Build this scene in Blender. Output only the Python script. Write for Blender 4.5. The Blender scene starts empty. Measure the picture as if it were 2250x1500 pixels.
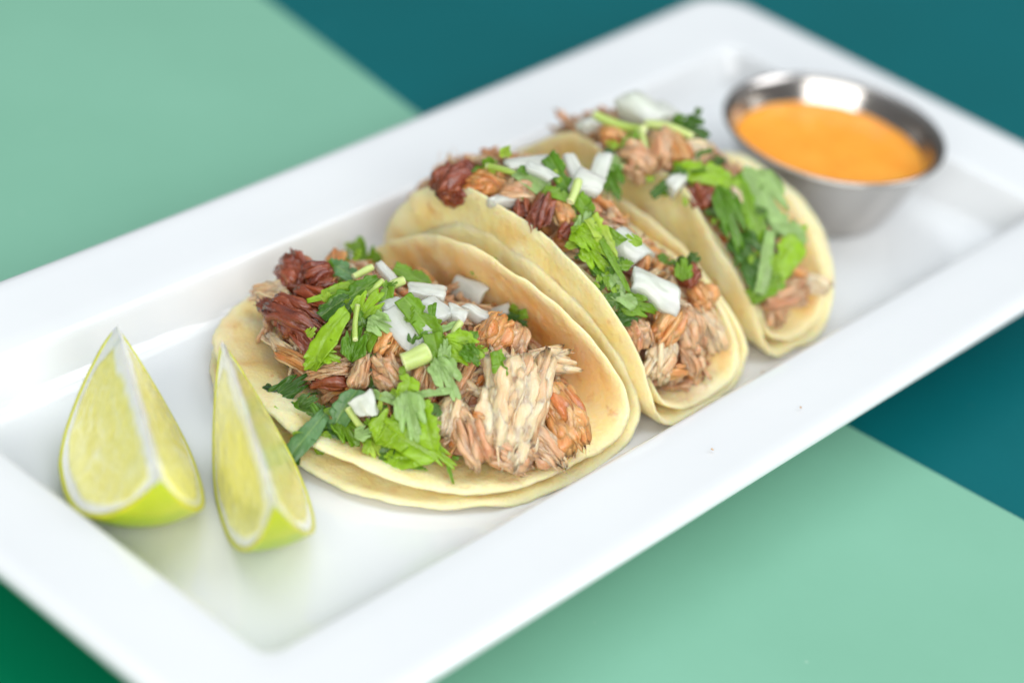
import bpy, bmesh, math, random
from mathutils import Vector, Matrix, noise
import numpy as np

PI = math.pi
scene = bpy.context.scene
COL = scene.collection

# ---------------------------------------------------------------- camera
cam_d = bpy.data.cameras.new("camera")
cam = bpy.data.objects.new("camera", cam_d)
COL.objects.link(cam)
cam_d.sensor_width = 36.0
cam_d.lens = 86.49
cam_d.clip_start = 0.02
cam_d.clip_end = 50.0
FW = Vector((0.66539881, 0.50166472, -0.55279013))
RT = Vector((0.66612866, -0.73326194, 0.1363801))
UP = Vector((0.33692288, 0.45897651, 0.82208488))
CAM = Vector((-0.43546743, -0.32018373, 0.36518113))
m = Matrix((RT, UP, -FW)).transposed().to_4x4()
m.translation = CAM
cam.matrix_world = m
cam_d.dof.use_dof = True
cam_d.dof.focus_distance = 0.594
cam_d.dof.aperture_fstop = 4.6
cam_d.dof.aperture_blades = 0
scene.camera = cam

# ---------------------------------------------------------------- world: dim even room light
world = bpy.data.worlds.new("World")
scene.world = world
world.use_nodes = True
wt = world.node_tree
bg = wt.nodes["Background"]
# pale ceiling overhead, darker warm room towards the horizon
w_tc = wt.nodes.new('ShaderNodeTexCoord')
w_sx = wt.nodes.new('ShaderNodeSeparateXYZ')
w_rp = wt.nodes.new('ShaderNodeValToRGB')
wt.links.new(w_tc.outputs['Generated'], w_sx.inputs[0])
wt.links.new(w_sx.outputs['Z'], w_rp.inputs[0])
w_rp.color_ramp.elements[0].position = 0.0
w_rp.color_ramp.elements[0].color = (0.28, 0.25, 0.22, 1)
w_rp.color_ramp.elements[1].position = 0.75
w_rp.color_ramp.elements[1].color = (0.88, 0.94, 1.0, 1)
wt.links.new(w_rp.outputs[0], bg.inputs['Color'])
bg.inputs["Strength"].default_value = 0.36

# ---------------------------------------------------------------- lamps: window light, ceiling bounce and an added front fill
def area(name, pos, target, sx, sy, watts, color):
    l = bpy.data.lights.new(name, 'AREA')
    l.shape = 'RECTANGLE'
    l.size = sx
    l.size_y = sy
    l.energy = watts
    l.color = color
    o = bpy.data.objects.new(name, l)
    COL.objects.link(o)
    o.location = pos
    o.rotation_euler = (Vector(target) - Vector(pos)).to_track_quat('-Z', 'Y').to_euler()
    return o
area("window_lamp", (0.95, -0.95, 1.15), (0, 0, 0), 0.9, 0.9, 11.0, (0.97, 0.98, 1.0))
area("ceiling_lamp", (0.35, 0.15, 1.7), (0, 0, 0), 1.6, 1.3, 12.5, (0.91, 0.965, 1.0))
area("front_fill_lamp", (-1.08, -1.02, 0.80), (0, 0, 0.02), 2.0, 1.1, 29.0, (1.0, 0.99, 0.97))  # added fill from the camera side, brightens the upright flaps

scene.view_settings.view_transform = 'Standard'
scene.view_settings.look = 'None'
scene.view_settings.exposure = 0.15
scene.view_settings.gamma = 1.0
scene.cycles.use_denoising = True
scene.cycles.max_bounces = 10
scene.cycles.sample_clamp_indirect = 8.0

# ---------------------------------------------------------------- helpers
def srgb(r, g, b):
    def f(c):
        c /= 255.0
        return c / 12.92 if c <= 0.04045 else ((c + 0.055) / 1.055) ** 2.4
    return (f(r), f(g), f(b), 1.0)

def new_mat(name):
    mt = bpy.data.materials.new(name)
    mt.use_nodes = True
    nt = mt.node_tree
    return mt, nt, nt.nodes["Principled BSDF"]

def N(nt, typ, **kw):
    n = nt.nodes.new(typ)
    for k, v in kw.items():
        if k.startswith('i_'):
            n.inputs[k[2:].replace('_', ' ')].default_value = v
        else:
            setattr(n, k, v)
    return n

def ramp(nt, stops, src=None, interp='LINEAR'):
    n = nt.nodes.new('ShaderNodeValToRGB')
    n.color_ramp.interpolation = interp
    el = n.color_ramp.elements
    while len(el) < len(stops):
        el.new(0.5)
    for e, (p, c) in zip(el, stops):
        e.position = p
        e.color = c if len(c) == 4 else (*c, 1)
    if src is not None:
        nt.links.new(src, n.inputs[0])
    return n

def noise_tex(nt, scale, detail=4, rough=0.55, coord='Object', dist=0.0, stretch=None):
    tc = nt.nodes.new('ShaderNodeTexCoord')
    n = N(nt, 'ShaderNodeTexNoise', i_Scale=scale, i_Detail=detail, i_Roughness=rough, i_Distortion=dist)
    src = tc.outputs[coord]
    if stretch:
        mp = nt.nodes.new('ShaderNodeMapping')
        mp.inputs['Scale'].default_value = stretch
        nt.links.new(src, mp.inputs['Vector'])
        src = mp.outputs['Vector']
    nt.links.new(src, n.inputs['Vector'])
    return n

def mix(nt, fac, a, b, mode='MIX'):
    n = nt.nodes.new('ShaderNodeMix')
    n.data_type = 'RGBA'
    n.blend_type = mode
    for sock, v in ((n.inputs[0], fac), (n.inputs[6], a), (n.inputs[7], b)):
        if isinstance(v, bpy.types.NodeSocket):
            nt.links.new(v, sock)
        else:
            sock.default_value = v
    return n.outputs[2]

def bump(nt, bsdf, height, strength, dist, prev=None):
    b = N(nt, 'ShaderNodeBump', i_Strength=strength, i_Distance=dist)
    nt.links.new(height, b.inputs['Height'])
    if prev is not None:
        nt.links.new(prev, b.inputs['Normal'])
    nt.links.new(b.outputs['Normal'], bsdf.inputs['Normal'])
    return b.outputs['Normal']

def attr(nt, name):
    n = nt.nodes.new('ShaderNodeAttribute')
    n.attribute_name = name
    return n

def tag(o, label=None, cat=None, group=None, kind=None):
    if label: o['label'] = label
    if cat: o['category'] = cat
    if group: o['group'] = group
    if kind: o['kind'] = kind
    return o

def empty(name, loc=(0, 0, 0)):
    o = bpy.data.objects.new(name, None)
    o.empty_display_size = 0.01
    o.location = loc
    COL.objects.link(o)
    return o

def mesh_obj(name, verts, faces, mat, parent=None, smooth=True, attrs=None):
    me = bpy.data.meshes.new(name)
    me.from_pydata([tuple(v) for v in verts], [], [tuple(f) for f in faces])
    me.update()
    if smooth:
        me.shade_smooth()
    if attrs:
        for an, vals in attrs.items():
            a = me.attributes.new(an, 'FLOAT', 'POINT')
            a.data.foreach_set('value', np.asarray(vals, dtype=np.float32))
    if isinstance(mat, (list, tuple)):
        for x in mat: me.materials.append(x)
    elif mat: me.materials.append(mat)
    o = bpy.data.objects.new(name, me)
    COL.objects.link(o)
    if parent: o.parent = parent
    return o

def fix_normals(o):
    bm = bmesh.new()
    bm.from_mesh(o.data)
    bmesh.ops.recalc_face_normals(bm, faces=bm.faces)
    bm.to_mesh(o.data)
    bm.free()
    return o

def fbm(p, oct=3):
    return noise.fractal(Vector(p), 0.9, 2.1, oct)

def lathe(profile, seg=96, closed=False):
    V, F = [], []
    n = len(profile)
    for i in range(seg):
        a = 2 * PI * i / seg
        for r, z in profile:
            V.append((r * math.cos(a), r * math.sin(a), z))
    for i in range(seg):
        j = (i + 1) % seg
        for k in range(n - 1 if not closed else n):
            k2 = (k + 1) % n
            F.append((i * n + k, j * n + k, j * n + k2, i * n + k2))
    return V, F

def tube(path, radii, seg=8, cap=True, phase=0.0, squash=None):
    """tapered tube through a list of points"""
    V, F = [], []
    n = len(path)
    P = [Vector(p) for p in path]
    up = Vector((0.13, 0.21, 0.97))
    for i in range(n):
        t = (P[min(i + 1, n - 1)] - P[max(i - 1, 0)]).normalized()
        a = t.cross(up)
        if a.length < 1e-4: a = t.cross(Vector((1, 0, 0)))
        a.normalize()
        b = t.cross(a)
        for k in range(seg):
            th = 2 * PI * k / seg + phase
            rr = radii[i]
            sx = squash if squash else 1.0
            V.append(P[i] + a * (rr * math.cos(th)) + b * (rr * sx * math.sin(th)))
    for i in range(n - 1):
        for k in range(seg):
            k2 = (k + 1) % seg
            F.append((i * seg + k, i * seg + k2, (i + 1) * seg + k2, (i + 1) * seg + k))
    if cap:
        F.append(tuple(range(seg - 1, -1, -1)))
        F.append(tuple(range((n - 1) * seg, n * seg)))
    return V, F

def basis(axis, normal):
    n = Vector(normal).normalized()
    a = Vector(axis)
    a = (a - n * a.dot(n)).normalized()
    b = n.cross(a)
    return Matrix((a, b, n)).transposed().to_4x4()

# ---------------------------------------------------------------- materials
def ceramic_mat():
    mt, nt, b = new_mat("white_glazed_ceramic")
    n = noise_tex(nt, 26, 3)
    r = ramp(nt, [(0.3, (0.738, 0.762, 0.778)), (0.7, (0.760, 0.784, 0.796))], n.outputs['Fac'])
    nt.links.new(r.outputs[0], b.inputs['Base Color'])
    b.inputs['Roughness'].default_value = 0.14
    b.inputs['Specular IOR Level'].default_value = 0.5
    b.inputs['Coat Weight'].default_value = 0.5
    b.inputs['Coat Roughness'].default_value = 0.06
    n2 = noise_tex(nt, 60, 2)
    bump(nt, b, n2.outputs['Fac'], 0.05, 0.001)
    return mt

def paint_mat(name, c1, c2, rough, coat):
    mt, nt, b = new_mat(name)
    n = noise_tex(nt, 9, 5, 0.6)
    r = ramp(nt, [(0.25, c1), (0.75, c2)], n.outputs['Fac'])
    # small pale scuffs and dust specks
    v = N(nt, 'ShaderNodeTexVoronoi', i_Scale=55.0)
    tc = nt.nodes.new('ShaderNodeTexCoord')
    nt.links.new(tc.outputs['Object'], v.inputs['Vector'])
    sp = ramp(nt, [(0.0, (1, 1, 1)), (0.035, (0, 0, 0))], v.outputs['Distance'])
    m_ = N(nt, 'ShaderNodeMath', operation='MULTIPLY')
    m_.inputs[1].default_value = 0.25
    nt.links.new(sp.outputs[0], m_.inputs[0])
    c = mix(nt, m_.outputs[0], r.outputs[0], (0.8, 0.85, 0.8, 1))
    nt.links.new(c, b.inputs['Base Color'])
    b.inputs['Roughness'].default_value = rough
    b.inputs['Coat Weight'].default_value = 0.0
    b.inputs['Specular IOR Level'].default_value = 0.15
    n2 = noise_tex(nt, 90, 3)
    bump(nt, b, n2.outputs['Fac'], 0.06, 0.001)
    return mt

def tortilla_mat():
    mt, nt, b = new_mat("corn_tortilla")
    big = noise_tex(nt, 55, 4, 0.6, dist=0.4)
    base = ramp(nt, [(0.28, srgb(247, 210, 130)), (0.5, srgb(252, 229, 166)), (0.72, srgb(254, 242, 206))], big.outputs['Fac'])
    # grease stained orange patches
    g = noise_tex(nt, 38, 3, 0.5, dist=0.8)
    gm = ramp(nt, [(0.56, (0, 0, 0)), (0.74, (1, 1, 1))], g.outputs['Fac'])
    gmm = N(nt, 'ShaderNodeMath', operation='MULTIPLY'); gmm.inputs[1].default_value = 0.5
    nt.links.new(gm.outputs[0], gmm.inputs[0])
    c = mix(nt, gmm.outputs[0], base.outputs[0], srgb(222, 150, 48))
    # meat juice and the fold's warm shade, both painted into the inside colour
    gs = attr(nt, 'soak_shade')
    c = mix(nt, gs.outputs['Fac'], c, srgb(224, 146, 40))
    # toasted blotches in two sizes, and pale floury patches
    fl = noise_tex(nt, 80, 3, 0.6)
    flm = ramp(nt, [(0.55, (0, 0, 0)), (0.72, (0.5, 0.5, 0.5))], fl.outputs['Fac'])
    c = mix(nt, flm.outputs[0], c, srgb(250, 240, 206))
    for sc_, lo, hi, am, col in ((75, 0.55, 0.68, 0.40, srgb(222, 164, 84)), (200, 0.585, 0.68, 0.45, srgb(200, 134, 62))):
        t = noise_tex(nt, sc_, 5, 0.7, dist=0.5)
        tm = ramp(nt, [(lo, (0, 0, 0)), (hi, (am, am, am))], t.outputs['Fac'])
        c = mix(nt, tm.outputs[0], c, col)
    # tiny dark corn specks
    v = N(nt, 'ShaderNodeTexVoronoi', i_Scale=330.0)
    tc = nt.nodes.new('ShaderNodeTexCoord')
    nt.links.new(tc.outputs['Object'], v.inputs['Vector'])
    vm = ramp(nt, [(0.07, (1, 1, 1)), (0.13, (0, 0, 0))], v.outputs['Distance'])
    gate = noise_tex(nt, 200, 1)
    gr = ramp(nt, [(0.52, (0, 0, 0)), (0.6, (1, 1, 1))], gate.outputs['Fac'])
    mm = N(nt, 'ShaderNodeMath', operation='MULTIPLY')
    nt.links.new(vm.outputs[0], mm.inputs[0]); nt.links.new(gr.outputs[0], mm.inputs[1])
    mm2 = N(nt, 'ShaderNodeMath', operation='MULTIPLY'); mm2.inputs[1].default_value = 0.55
    nt.links.new(mm.outputs[0], mm2.inputs[0])
    c = mix(nt, mm2.outputs[0], c, srgb(120, 84, 40))
    # pale floury rim
    e = attr(nt, 'edge')
    em = ramp(nt, [(0.0, (0, 0, 0)), (1.0, (0.65, 0.65, 0.65))], e.outputs['Fac'])
    c = mix(nt, em.outputs[0], c, srgb(248, 232, 190))
    nt.links.new(c, b.inputs['Base Color'])
    b.inputs['Roughness'].default_value = 0.48
    b.inputs['Specular IOR Level'].default_value = 0.35
    b.inputs['Subsurface Weight'].default_value = 0.6
    b.inputs['Subsurface Radius'].default_value = (1.0, 0.5, 0.12)
    b.inputs['Subsurface Scale'].default_value = 0.0045
    f = noise_tex(nt, 900, 4, 0.7)
    p = bump(nt, b, f.outputs['Fac'], 0.6, 0.0008)
    f2 = noise_tex(nt, 170, 3, 0.6)
    p = bump(nt, b, f2.outputs['Fac'], 0.5, 0.0012, p)
    f3 = noise_tex(nt, 60, 3, 0.6, dist=1.0)
    bump(nt, b, f3.outputs['Fac'], 0.3, 0.002, p)
    return mt

def steel_mat():
    mt, nt, b = new_mat("brushed_steel")
    b.inputs['Base Color'].default_value = (0.50, 0.475, 0.45, 1)
    b.inputs['Metallic'].default_value = 1.0
    n = noise_tex(nt, 60, 3, stretch=(1, 1, 22))
    r = ramp(nt, [(0.3, (0.14, 0.14, 0.14)), (0.7, (0.24, 0.24, 0.24))], n.outputs['Fac'])
    nt.links.new(r.outputs[0], b.inputs['Roughness'])
    bump(nt, b, n.outputs['Fac'], 0.05, 0.0005)
    return mt

def sauce_mat():
    mt, nt, b = new_mat("orange_sauce")
    n = noise_tex(nt, 90, 4, dist=0.6)
    r = ramp(nt, [(0.3, srgb(248, 156, 40)), (0.7, srgb(253, 172, 60))], n.outputs['Fac'])
    v = N(nt, 'ShaderNodeTexVoronoi', i_Scale=260.0)
    tc = nt.nodes.new('ShaderNodeTexCoord')
    nt.links.new(tc.outputs['Object'], v.inputs['Vector'])
    vm = ramp(nt, [(0.08, (0.6, 0.6, 0.6)), (0.16, (0, 0, 0))], v.outputs['Distance'])
    c = mix(nt, vm.outputs[0], r.outputs[0], srgb(206, 84, 10))
    nt.links.new(c, b.inputs['Base Color'])
    b.inputs['Roughness'].default_value = 0.16
    b.inputs['Subsurface Weight'].default_value = 0.25
    b.inputs['Subsurface Radius'].default_value = (1, 0.5, 0.15)
    b.inputs['Subsurface Scale'].default_value = 0.003
    n2 = noise_tex(nt, 140, 2)
    bump(nt, b, n2.outputs['Fac'], 0.08, 0.001)
    return mt

def lime_peel_mat():
    mt, nt, b = new_mat("lime_peel")
    n = noise_tex(nt, 45, 4)
    r = ramp(nt, [(0.3, srgb(128, 168, 6)), (0.55, srgb(172, 196, 10)), (0.8, srgb(206, 206, 30))], n.outputs['Fac'])
    e = attr(nt, 'edge')
    c = mix(nt, e.outputs['Fac'], r.outputs[0], srgb(220, 216, 40))
    nt.links.new(c, b.inputs['Base Color'])
    b.inputs['Roughness'].default_value = 0.34
    b.inputs['Subsurface Weight'].default_value = 0.15
    b.inputs['Subsurface Scale'].default_value = 0.002
    b.inputs['Coat Weight'].default_value = 0.15
    v = N(nt, 'ShaderNodeTexVoronoi', i_Scale=900.0)
    tc = nt.nodes.new('ShaderNodeTexCoord')
    nt.links.new(tc.outputs['Object'], v.inputs['Vector'])
    bump(nt, b, v.outputs['Distance'], 0.35, 0.0006)
    return mt

def lime_pith_mat():
    mt, nt, b = new_mat("lime_pith")
    n = noise_tex(nt, 300, 3)
    r = ramp(nt, [(0.3, srgb(226, 230, 190)), (0.7, srgb(240, 242, 218))], n.outputs['Fac'])
    nt.links.new(r.outputs[0], b.inputs['Base Color'])
    b.inputs['Roughness'].default_value = 0.45
    b.inputs['Subsurface Weight'].default_value = 0.4
    b.inputs['Subsurface Radius'].default_value = (0.9, 1.0, 0.4)
    b.inputs['Subsurface Scale'].default_value = 0.003
    bump(nt, b, n.outputs['Fac'], 0.25, 0.0006)
    return mt

def lime_flesh_mat():
    mt, nt, b = new_mat("lime_flesh")
    a = attr(nt, 'pulp')
    ve = attr(nt, 'vesicle')
    r = ramp(nt, [(0.0, srgb(238, 231, 120)), (0.5, srgb(246, 240, 146)), (1.0, srgb(251, 248, 184))], ve.outputs['Fac'])
    c = mix(nt, a.outputs['Fac'], r.outputs[0], srgb(250, 251, 238))
    nt.links.new(c, b.inputs['Base Color'])
    b.inputs['Roughness'].default_value = 0.22
    b.inputs['Subsurface Weight'].default_value = 0.4
    b.inputs['Subsurface Radius'].default_value = (1.0, 0.95, 0.3)
    b.inputs['Subsurface Scale'].default_value = 0.004
    b.inputs['Coat Weight'].default_value = 0.7
    b.inputs['Coat Roughness'].default_value = 0.08
    n = noise_tex(nt, 420, 3)
    bump(nt, b, n.outputs['Fac'], 0.35, 0.0009)
    return mt

def pork_mat(name, stops, rough=0.34, sss=0.45):
    mt, nt, b = new_mat(name)
    t = attr(nt, 'tone')
    # fine muscle fibres run along each piece's own X axis
    fib = noise_tex(nt, 1500, 4, 0.6, stretch=(0.07, 1, 1), dist=0.15)
    n = noise_tex(nt, 330, 4, 0.6, stretch=(0.5, 1, 1))
    m1 = N(nt, 'ShaderNodeMath', operation='MULTIPLY_ADD'); m1.inputs[1].default_value = 0.42
    nt.links.new(n.outputs['Fac'], m1.inputs[0])
    m2 = N(nt, 'ShaderNodeMath', operation='MULTIPLY_ADD'); m2.inputs[1].default_value = 0.50
    nt.links.new(fib.outputs['Fac'], m2.inputs[0])
    sub = N(nt, 'ShaderNodeMath', operation='SUBTRACT'); sub.inputs[1].default_value = 0.44
    nt.links.new(t.outputs['Fac'], sub.inputs[0])
    nt.links.new(sub.outputs[0], m1.inputs[2])
    nt.links.new(m1.outputs[0], m2.inputs[2])
    r = ramp(nt, stops, m2.outputs[0])
    nt.links.new(r.outputs[0], b.inputs['Base Color'])
    rg = ramp(nt, [(0.35, (rough - 0.1,) * 3), (0.65, (rough + 0.14,) * 3)], n.outputs['Fac'])
    nt.links.new(rg.outputs[0], b.inputs['Roughness'])
    b.inputs['Specular IOR Level'].default_value = 0.55
    b.inputs['Subsurface Weight'].default_value = sss
    b.inputs['Subsurface Radius'].default_value = (1.0, 0.42, 0.22)
    b.inputs['Subsurface Scale'].default_value = 0.0032
    b.inputs['Coat Weight'].default_value = 0.7
    b.inputs['Coat Roughness'].default_value = 0.14
    p = bump(nt, b, fib.outputs['Fac'], 0.75, 0.0009)
    n3 = noise_tex(nt, 420, 3, 0.6)
    bump(nt, b, n3.outputs['Fac'], 0.45, 0.0012, p)
    return mt

def leaf_mat(scraps=False):
    mt, nt, b = new_mat("cilantro_leaf")
    oi = nt.nodes.new('ShaderNodeObjectInfo')
    ve = attr(nt, 'vein')
    n = noise_tex(nt, 260, 4)
    nr = ramp(nt, [(0.3, (0.78, 0.78, 0.78)), (0.7, (1.12, 1.12, 1.12))], n.outputs['Fac'])
    base = oi.outputs['Color']
    if scraps:
        ti = attr(nt, 'tint')
        base = ramp(nt, [(0.0, srgb(56, 92, 40)), (0.45, srgb(104, 152, 30)), (1.0, srgb(172, 206, 60))], ti.outputs['Fac']).outputs[0]
    c = mix(nt, 1.0, base, nr.outputs[0], 'MULTIPLY')
    vm = N(nt, 'ShaderNodeMath', operation='MULTIPLY'); vm.inputs[1].default_value = 0.4
    nt.links.new(ve.outputs['Fac'], vm.inputs[0])
    c = mix(nt, vm.outputs[0], c, srgb(176, 206, 110))
    nt.links.new(c, b.inputs['Base Color'])
    b.inputs['Roughness'].default_value = 0.3
    b.inputs['Specular IOR Level'].default_value = 0.6
    n2 = noise_tex(nt, 500, 3)
    bump(nt, b, n2.outputs['Fac'], 0.45, 0.0008)
    tr = nt.nodes.new('ShaderNodeBsdfTranslucent')
    c2 = mix(nt, 1.0, c, (1.25, 1.3, 0.7, 1), 'MULTIPLY')
    nt.links.new(c2, tr.inputs['Color'])
    ms = nt.nodes.new('ShaderNodeMixShader')
    ms.inputs[0].default_value = 0.38
    nt.links.new(b.outputs[0], ms.inputs[1])
    nt.links.new(tr.outputs[0], ms.inputs[2])
    nt.links.new(ms.outputs[0], nt.nodes['Material Output'].inputs['Surface'])
    return mt

def stem_mat():
    mt, nt, b = new_mat("cilantro_stem")
    oi = nt.nodes.new('ShaderNodeObjectInfo')
    e = attr(nt, 'edge')
    n = noise_tex(nt, 300, 3, stretch=(0.3, 1, 1))
    nr = ramp(nt, [(0.3, (0.8, 0.8, 0.8)), (0.7, (1.15, 1.15, 1.15))], n.outputs['Fac'])
    c = mix(nt, 1.0, oi.outputs['Color'], nr.outputs[0], 'MULTIPLY')
    c = mix(nt, e.outputs['Fac'], c, srgb(226, 234, 178))
    nt.links.new(c, b.inputs['Base Color'])
    b.inputs['Roughness'].default_value = 0.3
    b.inputs['Subsurface Weight'].default_value = 0.35
    b.inputs['Subsurface Radius'].default_value = (0.7, 1.0, 0.2)
    b.inputs['Subsurface Scale'].default_value = 0.002
    bump(nt, b, n.outputs['Fac'], 0.3, 0.0005)
    return mt

def onion_mat():
    mt, nt, b = new_mat("white_onion")
    n = noise_tex(nt, 220, 3, stretch=(0.12, 1, 1))
    r = ramp(nt, [(0.3, srgb(216, 226, 206)), (0.7, srgb(242, 246, 236))], n.outputs['Fac'])
    nt.links.new(r.outputs[0], b.inputs['Base Color'])
    b.inputs['Roughness'].default_value = 0.22
    b.inputs['Subsurface Weight'].default_value = 0.75
    b.inputs['Subsurface Radius'].default_value = (1.0, 1.0, 0.9)
    b.inputs['Subsurface Scale'].default_value = 0.007
    b.inputs['Transmission Weight'].default_value = 0.25
    b.inputs['IOR'].default_value = 1.36
    b.inputs['Coat Weight'].default_value = 0.5
    b.inputs['Coat Roughness'].default_value = 0.1
    p = bump(nt, b, n.outputs['Fac'], 0.55, 0.0012)
    n2 = noise_tex(nt, 700, 3)
    bump(nt, b, n2.outputs['Fac'], 0.25, 0.0005, p)
    return mt

M_CERAMIC = ceramic_mat()
M_TEAL = paint_mat("dark_teal_paint", srgb(0, 90, 94), srgb(0, 98, 104), 0.5, 0.0)
M_MINT = paint_mat("mint_green_paint", srgb(120, 173, 148), srgb(128, 181, 157), 0.45, 0.1)
M_GREEN = paint_mat("dark_green_paint", srgb(0, 118, 80), srgb(0, 126, 86), 0.42, 0.2)
M_TORT = tortilla_mat()
M_STEEL = steel_mat()
M_SAUCE = sauce_mat()
M_PEEL, M_PITH, M_FLESH = lime_peel_mat(), lime_pith_mat(), lime_flesh_mat()
M_PORK = {
    'pale': pork_mat("pale_pork", [(0.0, srgb(168, 108, 70)), (0.3, srgb(220, 166, 122)), (0.65, srgb(238, 200, 156)), (1.0, srgb(247, 224, 190))]),
    'tan': pork_mat("tan_pork", [(0.0, srgb(128, 70, 42)), (0.35, srgb(194, 130, 88)), (0.7, srgb(222, 168, 124)), (1.0, srgb(240, 204, 166))]),
    'roast': pork_mat("roasted_pork", [(0.0, srgb(104, 40, 16)), (0.35, srgb(200, 112, 46)), (0.7, srgb(228, 158, 92)), (1.0, srgb(238, 190, 140))]),
    'dark': pork_mat("crisp_dark_pork", [(0.0, srgb(40, 14, 8)), (0.4, srgb(104, 40, 20)), (0.75, srgb(150, 70, 34)), (1.0, srgb(196, 116, 66))], 0.3, 0.1),
    'red': pork_mat("red_glazed_pork", [(0.0, srgb(58, 16, 8)), (0.4, srgb(112, 40, 20)), (0.75, srgb(160, 76, 38)), (1.0, srgb(206, 138, 84))], 0.26, 0.15),
}
M_SCRAP = leaf_mat(True)
M_LEAF, M_STEM, M_ONION = leaf_mat(), stem_mat(), onion_mat()
# ---------------------------------------------------------------- table
def table():
    t = empty("table", (0, 0, -0.03))
    tag(t, "dark teal painted table top under the platter", "table", kind="structure")
    def slab(name, poly, z0, z1, mat, bev, label=None):
        bm = bmesh.new()
        vs = [bm.verts.new((x, y, z1)) for x, y in poly]
        f = bm.faces.new(vs)
        if f.normal.z < 0: f.normal_flip()
        r = bmesh.ops.extrude_face_region(bm, geom=[f])
        bmesh.ops.translate(bm, vec=(0, 0, z0 - z1), verts=[v for v in r['geom'] if isinstance(v, bmesh.types.BMVert)])
        bmesh.ops.recalc_face_normals(bm, faces=bm.faces)
        top = [e for e in bm.edges if all(abs(v.co.z - z1) < 1e-6 for v in e.verts)]
        bmesh.ops.bevel(bm, geom=top, offset=bev, segments=2, affect='EDGES')
        me = bpy.data.meshes.new(name)
        bm.to_mesh(me); bm.free()
        me.materials.append(mat)
        o = bpy.data.objects.new(name, me)
        COL.objects.link(o)
        o.parent = t
        o.matrix_parent_inverse = t.matrix_world.inverted() if False else Matrix.Translation((0, 0, 0.03))
        if label: o['label'] = label
        return o
    slab("table_top", [(-1.1, -1.1), (1.1, -1.1), (1.1, 1.1), (-1.1, 1.1)], -0.03, -0.0012, M_TEAL, 0.002)
    slab("painted_panel", MINT_BACK, -0.0016, 0.0, M_MINT, 0.0004, "mint green panel behind the platter")
    slab("painted_panel", GREEN_SIDE, -0.0016, 0.0, M_GREEN, 0.0004, "dark green panel by the short end of the platter")
    slab("painted_panel", MINT_FRONT, -0.0016, 0.0, M_MINT, 0.0004, "mint green panel in front of the platter")
MINT_BACK = [(0.0601, 0.02), (0.0735, 0.114), (0.0864, 0.195), (0.24, 1.05), (-0.70, 1.05), (-0.145, 0.02)]
MINT_FRONT = [(-0.145, 0.02), (-0.152, -0.06), (-0.27, -1.05), (0.12, -1.05), (0.0523, -0.1225), (0.0489, -0.0714), (0.0455, 0.02)]
GREEN_SIDE = [(-0.158, 0.06), (-1.05, 0.75), (-1.05, -1.05), (-0.30, -1.05), (-0.158, -0.06)]
table()

# ---------------------------------------------------------------- platter
PL, PW = 0.18, 0.0852
FLOOR = 0.0115
def platter():
    prof = [(0.062, 0.0022), (0.048, 0.0020), (0.046, 0.0004), (0.0435, 0.0004), (0.0415, 0.0030), (0.034, 0.0068),
            (0.026, 0.0125), (0.014, 0.0178), (0.0045, 0.0197), (0.0018, 0.0203), (0.0005, 0.0213), (0.0, 0.0224),
            (0.0005, 0.0235), (0.0016, 0.0241), (0.0034, 0.0243), (0.006, 0.0241), (0.012, 0.0238), (0.020, 0.0235),
            (0.0252, 0.0233), (0.0262, 0.0231), (0.0268, 0.0226), (0.0275, 0.0208), (0.0292, 0.0175), (0.0306, 0.0148),
            (0.0325, 0.0128), (0.035, 0.0119), (0.040, 0.0115), (0.052, 0.0115), (0.066, 0.0115)]
    nc, nl, ns = 9, 36, 18
    def ring(d):
        L, W = PL - d, PW - d
        r = max(0.014 - 0.36 * d, 0.0045)
        r = min(r, W * 0.9)
        pts = []
        cs = [(L - r, W - r, 0), (-(L - r), W - r, PI / 2), (-(L - r), -(W - r), PI), (L - r, -(W - r), 1.5 * PI)]
        for q in range(4):
            cx, cy, a0 = cs[q]
            for i in range(nc + 1):
                a = a0 + PI / 2 * i / nc
                pts.append((cx + r * math.cos(a), cy + r * math.sin(a)))
            nx, ny, _ = cs[(q + 1) % 4]
            x0, y0 = pts[-1]
            a = cs[(q + 1) % 4][2]
            x1, y1 = nx + r * math.cos(a), ny + r * math.sin(a)
            m_ = nl if q % 2 == 0 else ns
            for i in range(1, m_):
                t = i / m_
                pts.append((x0 + (x1 - x0) * t, y0 + (y1 - y0) * t))
        return pts
    V, F = [], []
    n = None
    for d, z in prof:
        p = ring(d)
        n = len(p)
        for x, y in p:
            lift = 0.0022 * (x / PL) ** 2 * min(1.0, max(0.0, (z - 0.010) / 0.013))
            yy = y * (1 - 0.012 * (1 - (x / PL) ** 2))
            V.append((x, yy, z + lift))
    for k in range(len(prof) - 1):
        for i in range(n):
            j = (i + 1) % n
            F.append((k * n + i, k * n + j, (k + 1) * n + j, (k + 1) * n + i))
    F.append(tuple(range((len(prof) - 1) * n, len(prof) * n)))
    F.append(tuple(range(n - 1, -1, -1)))
    o = mesh_obj("platter", V, F, M_CERAMIC)
    fix_normals(o)
    tag(o, "long white rectangular ceramic platter holding the tacos, limes and sauce cup", "platter")
platter()

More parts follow.
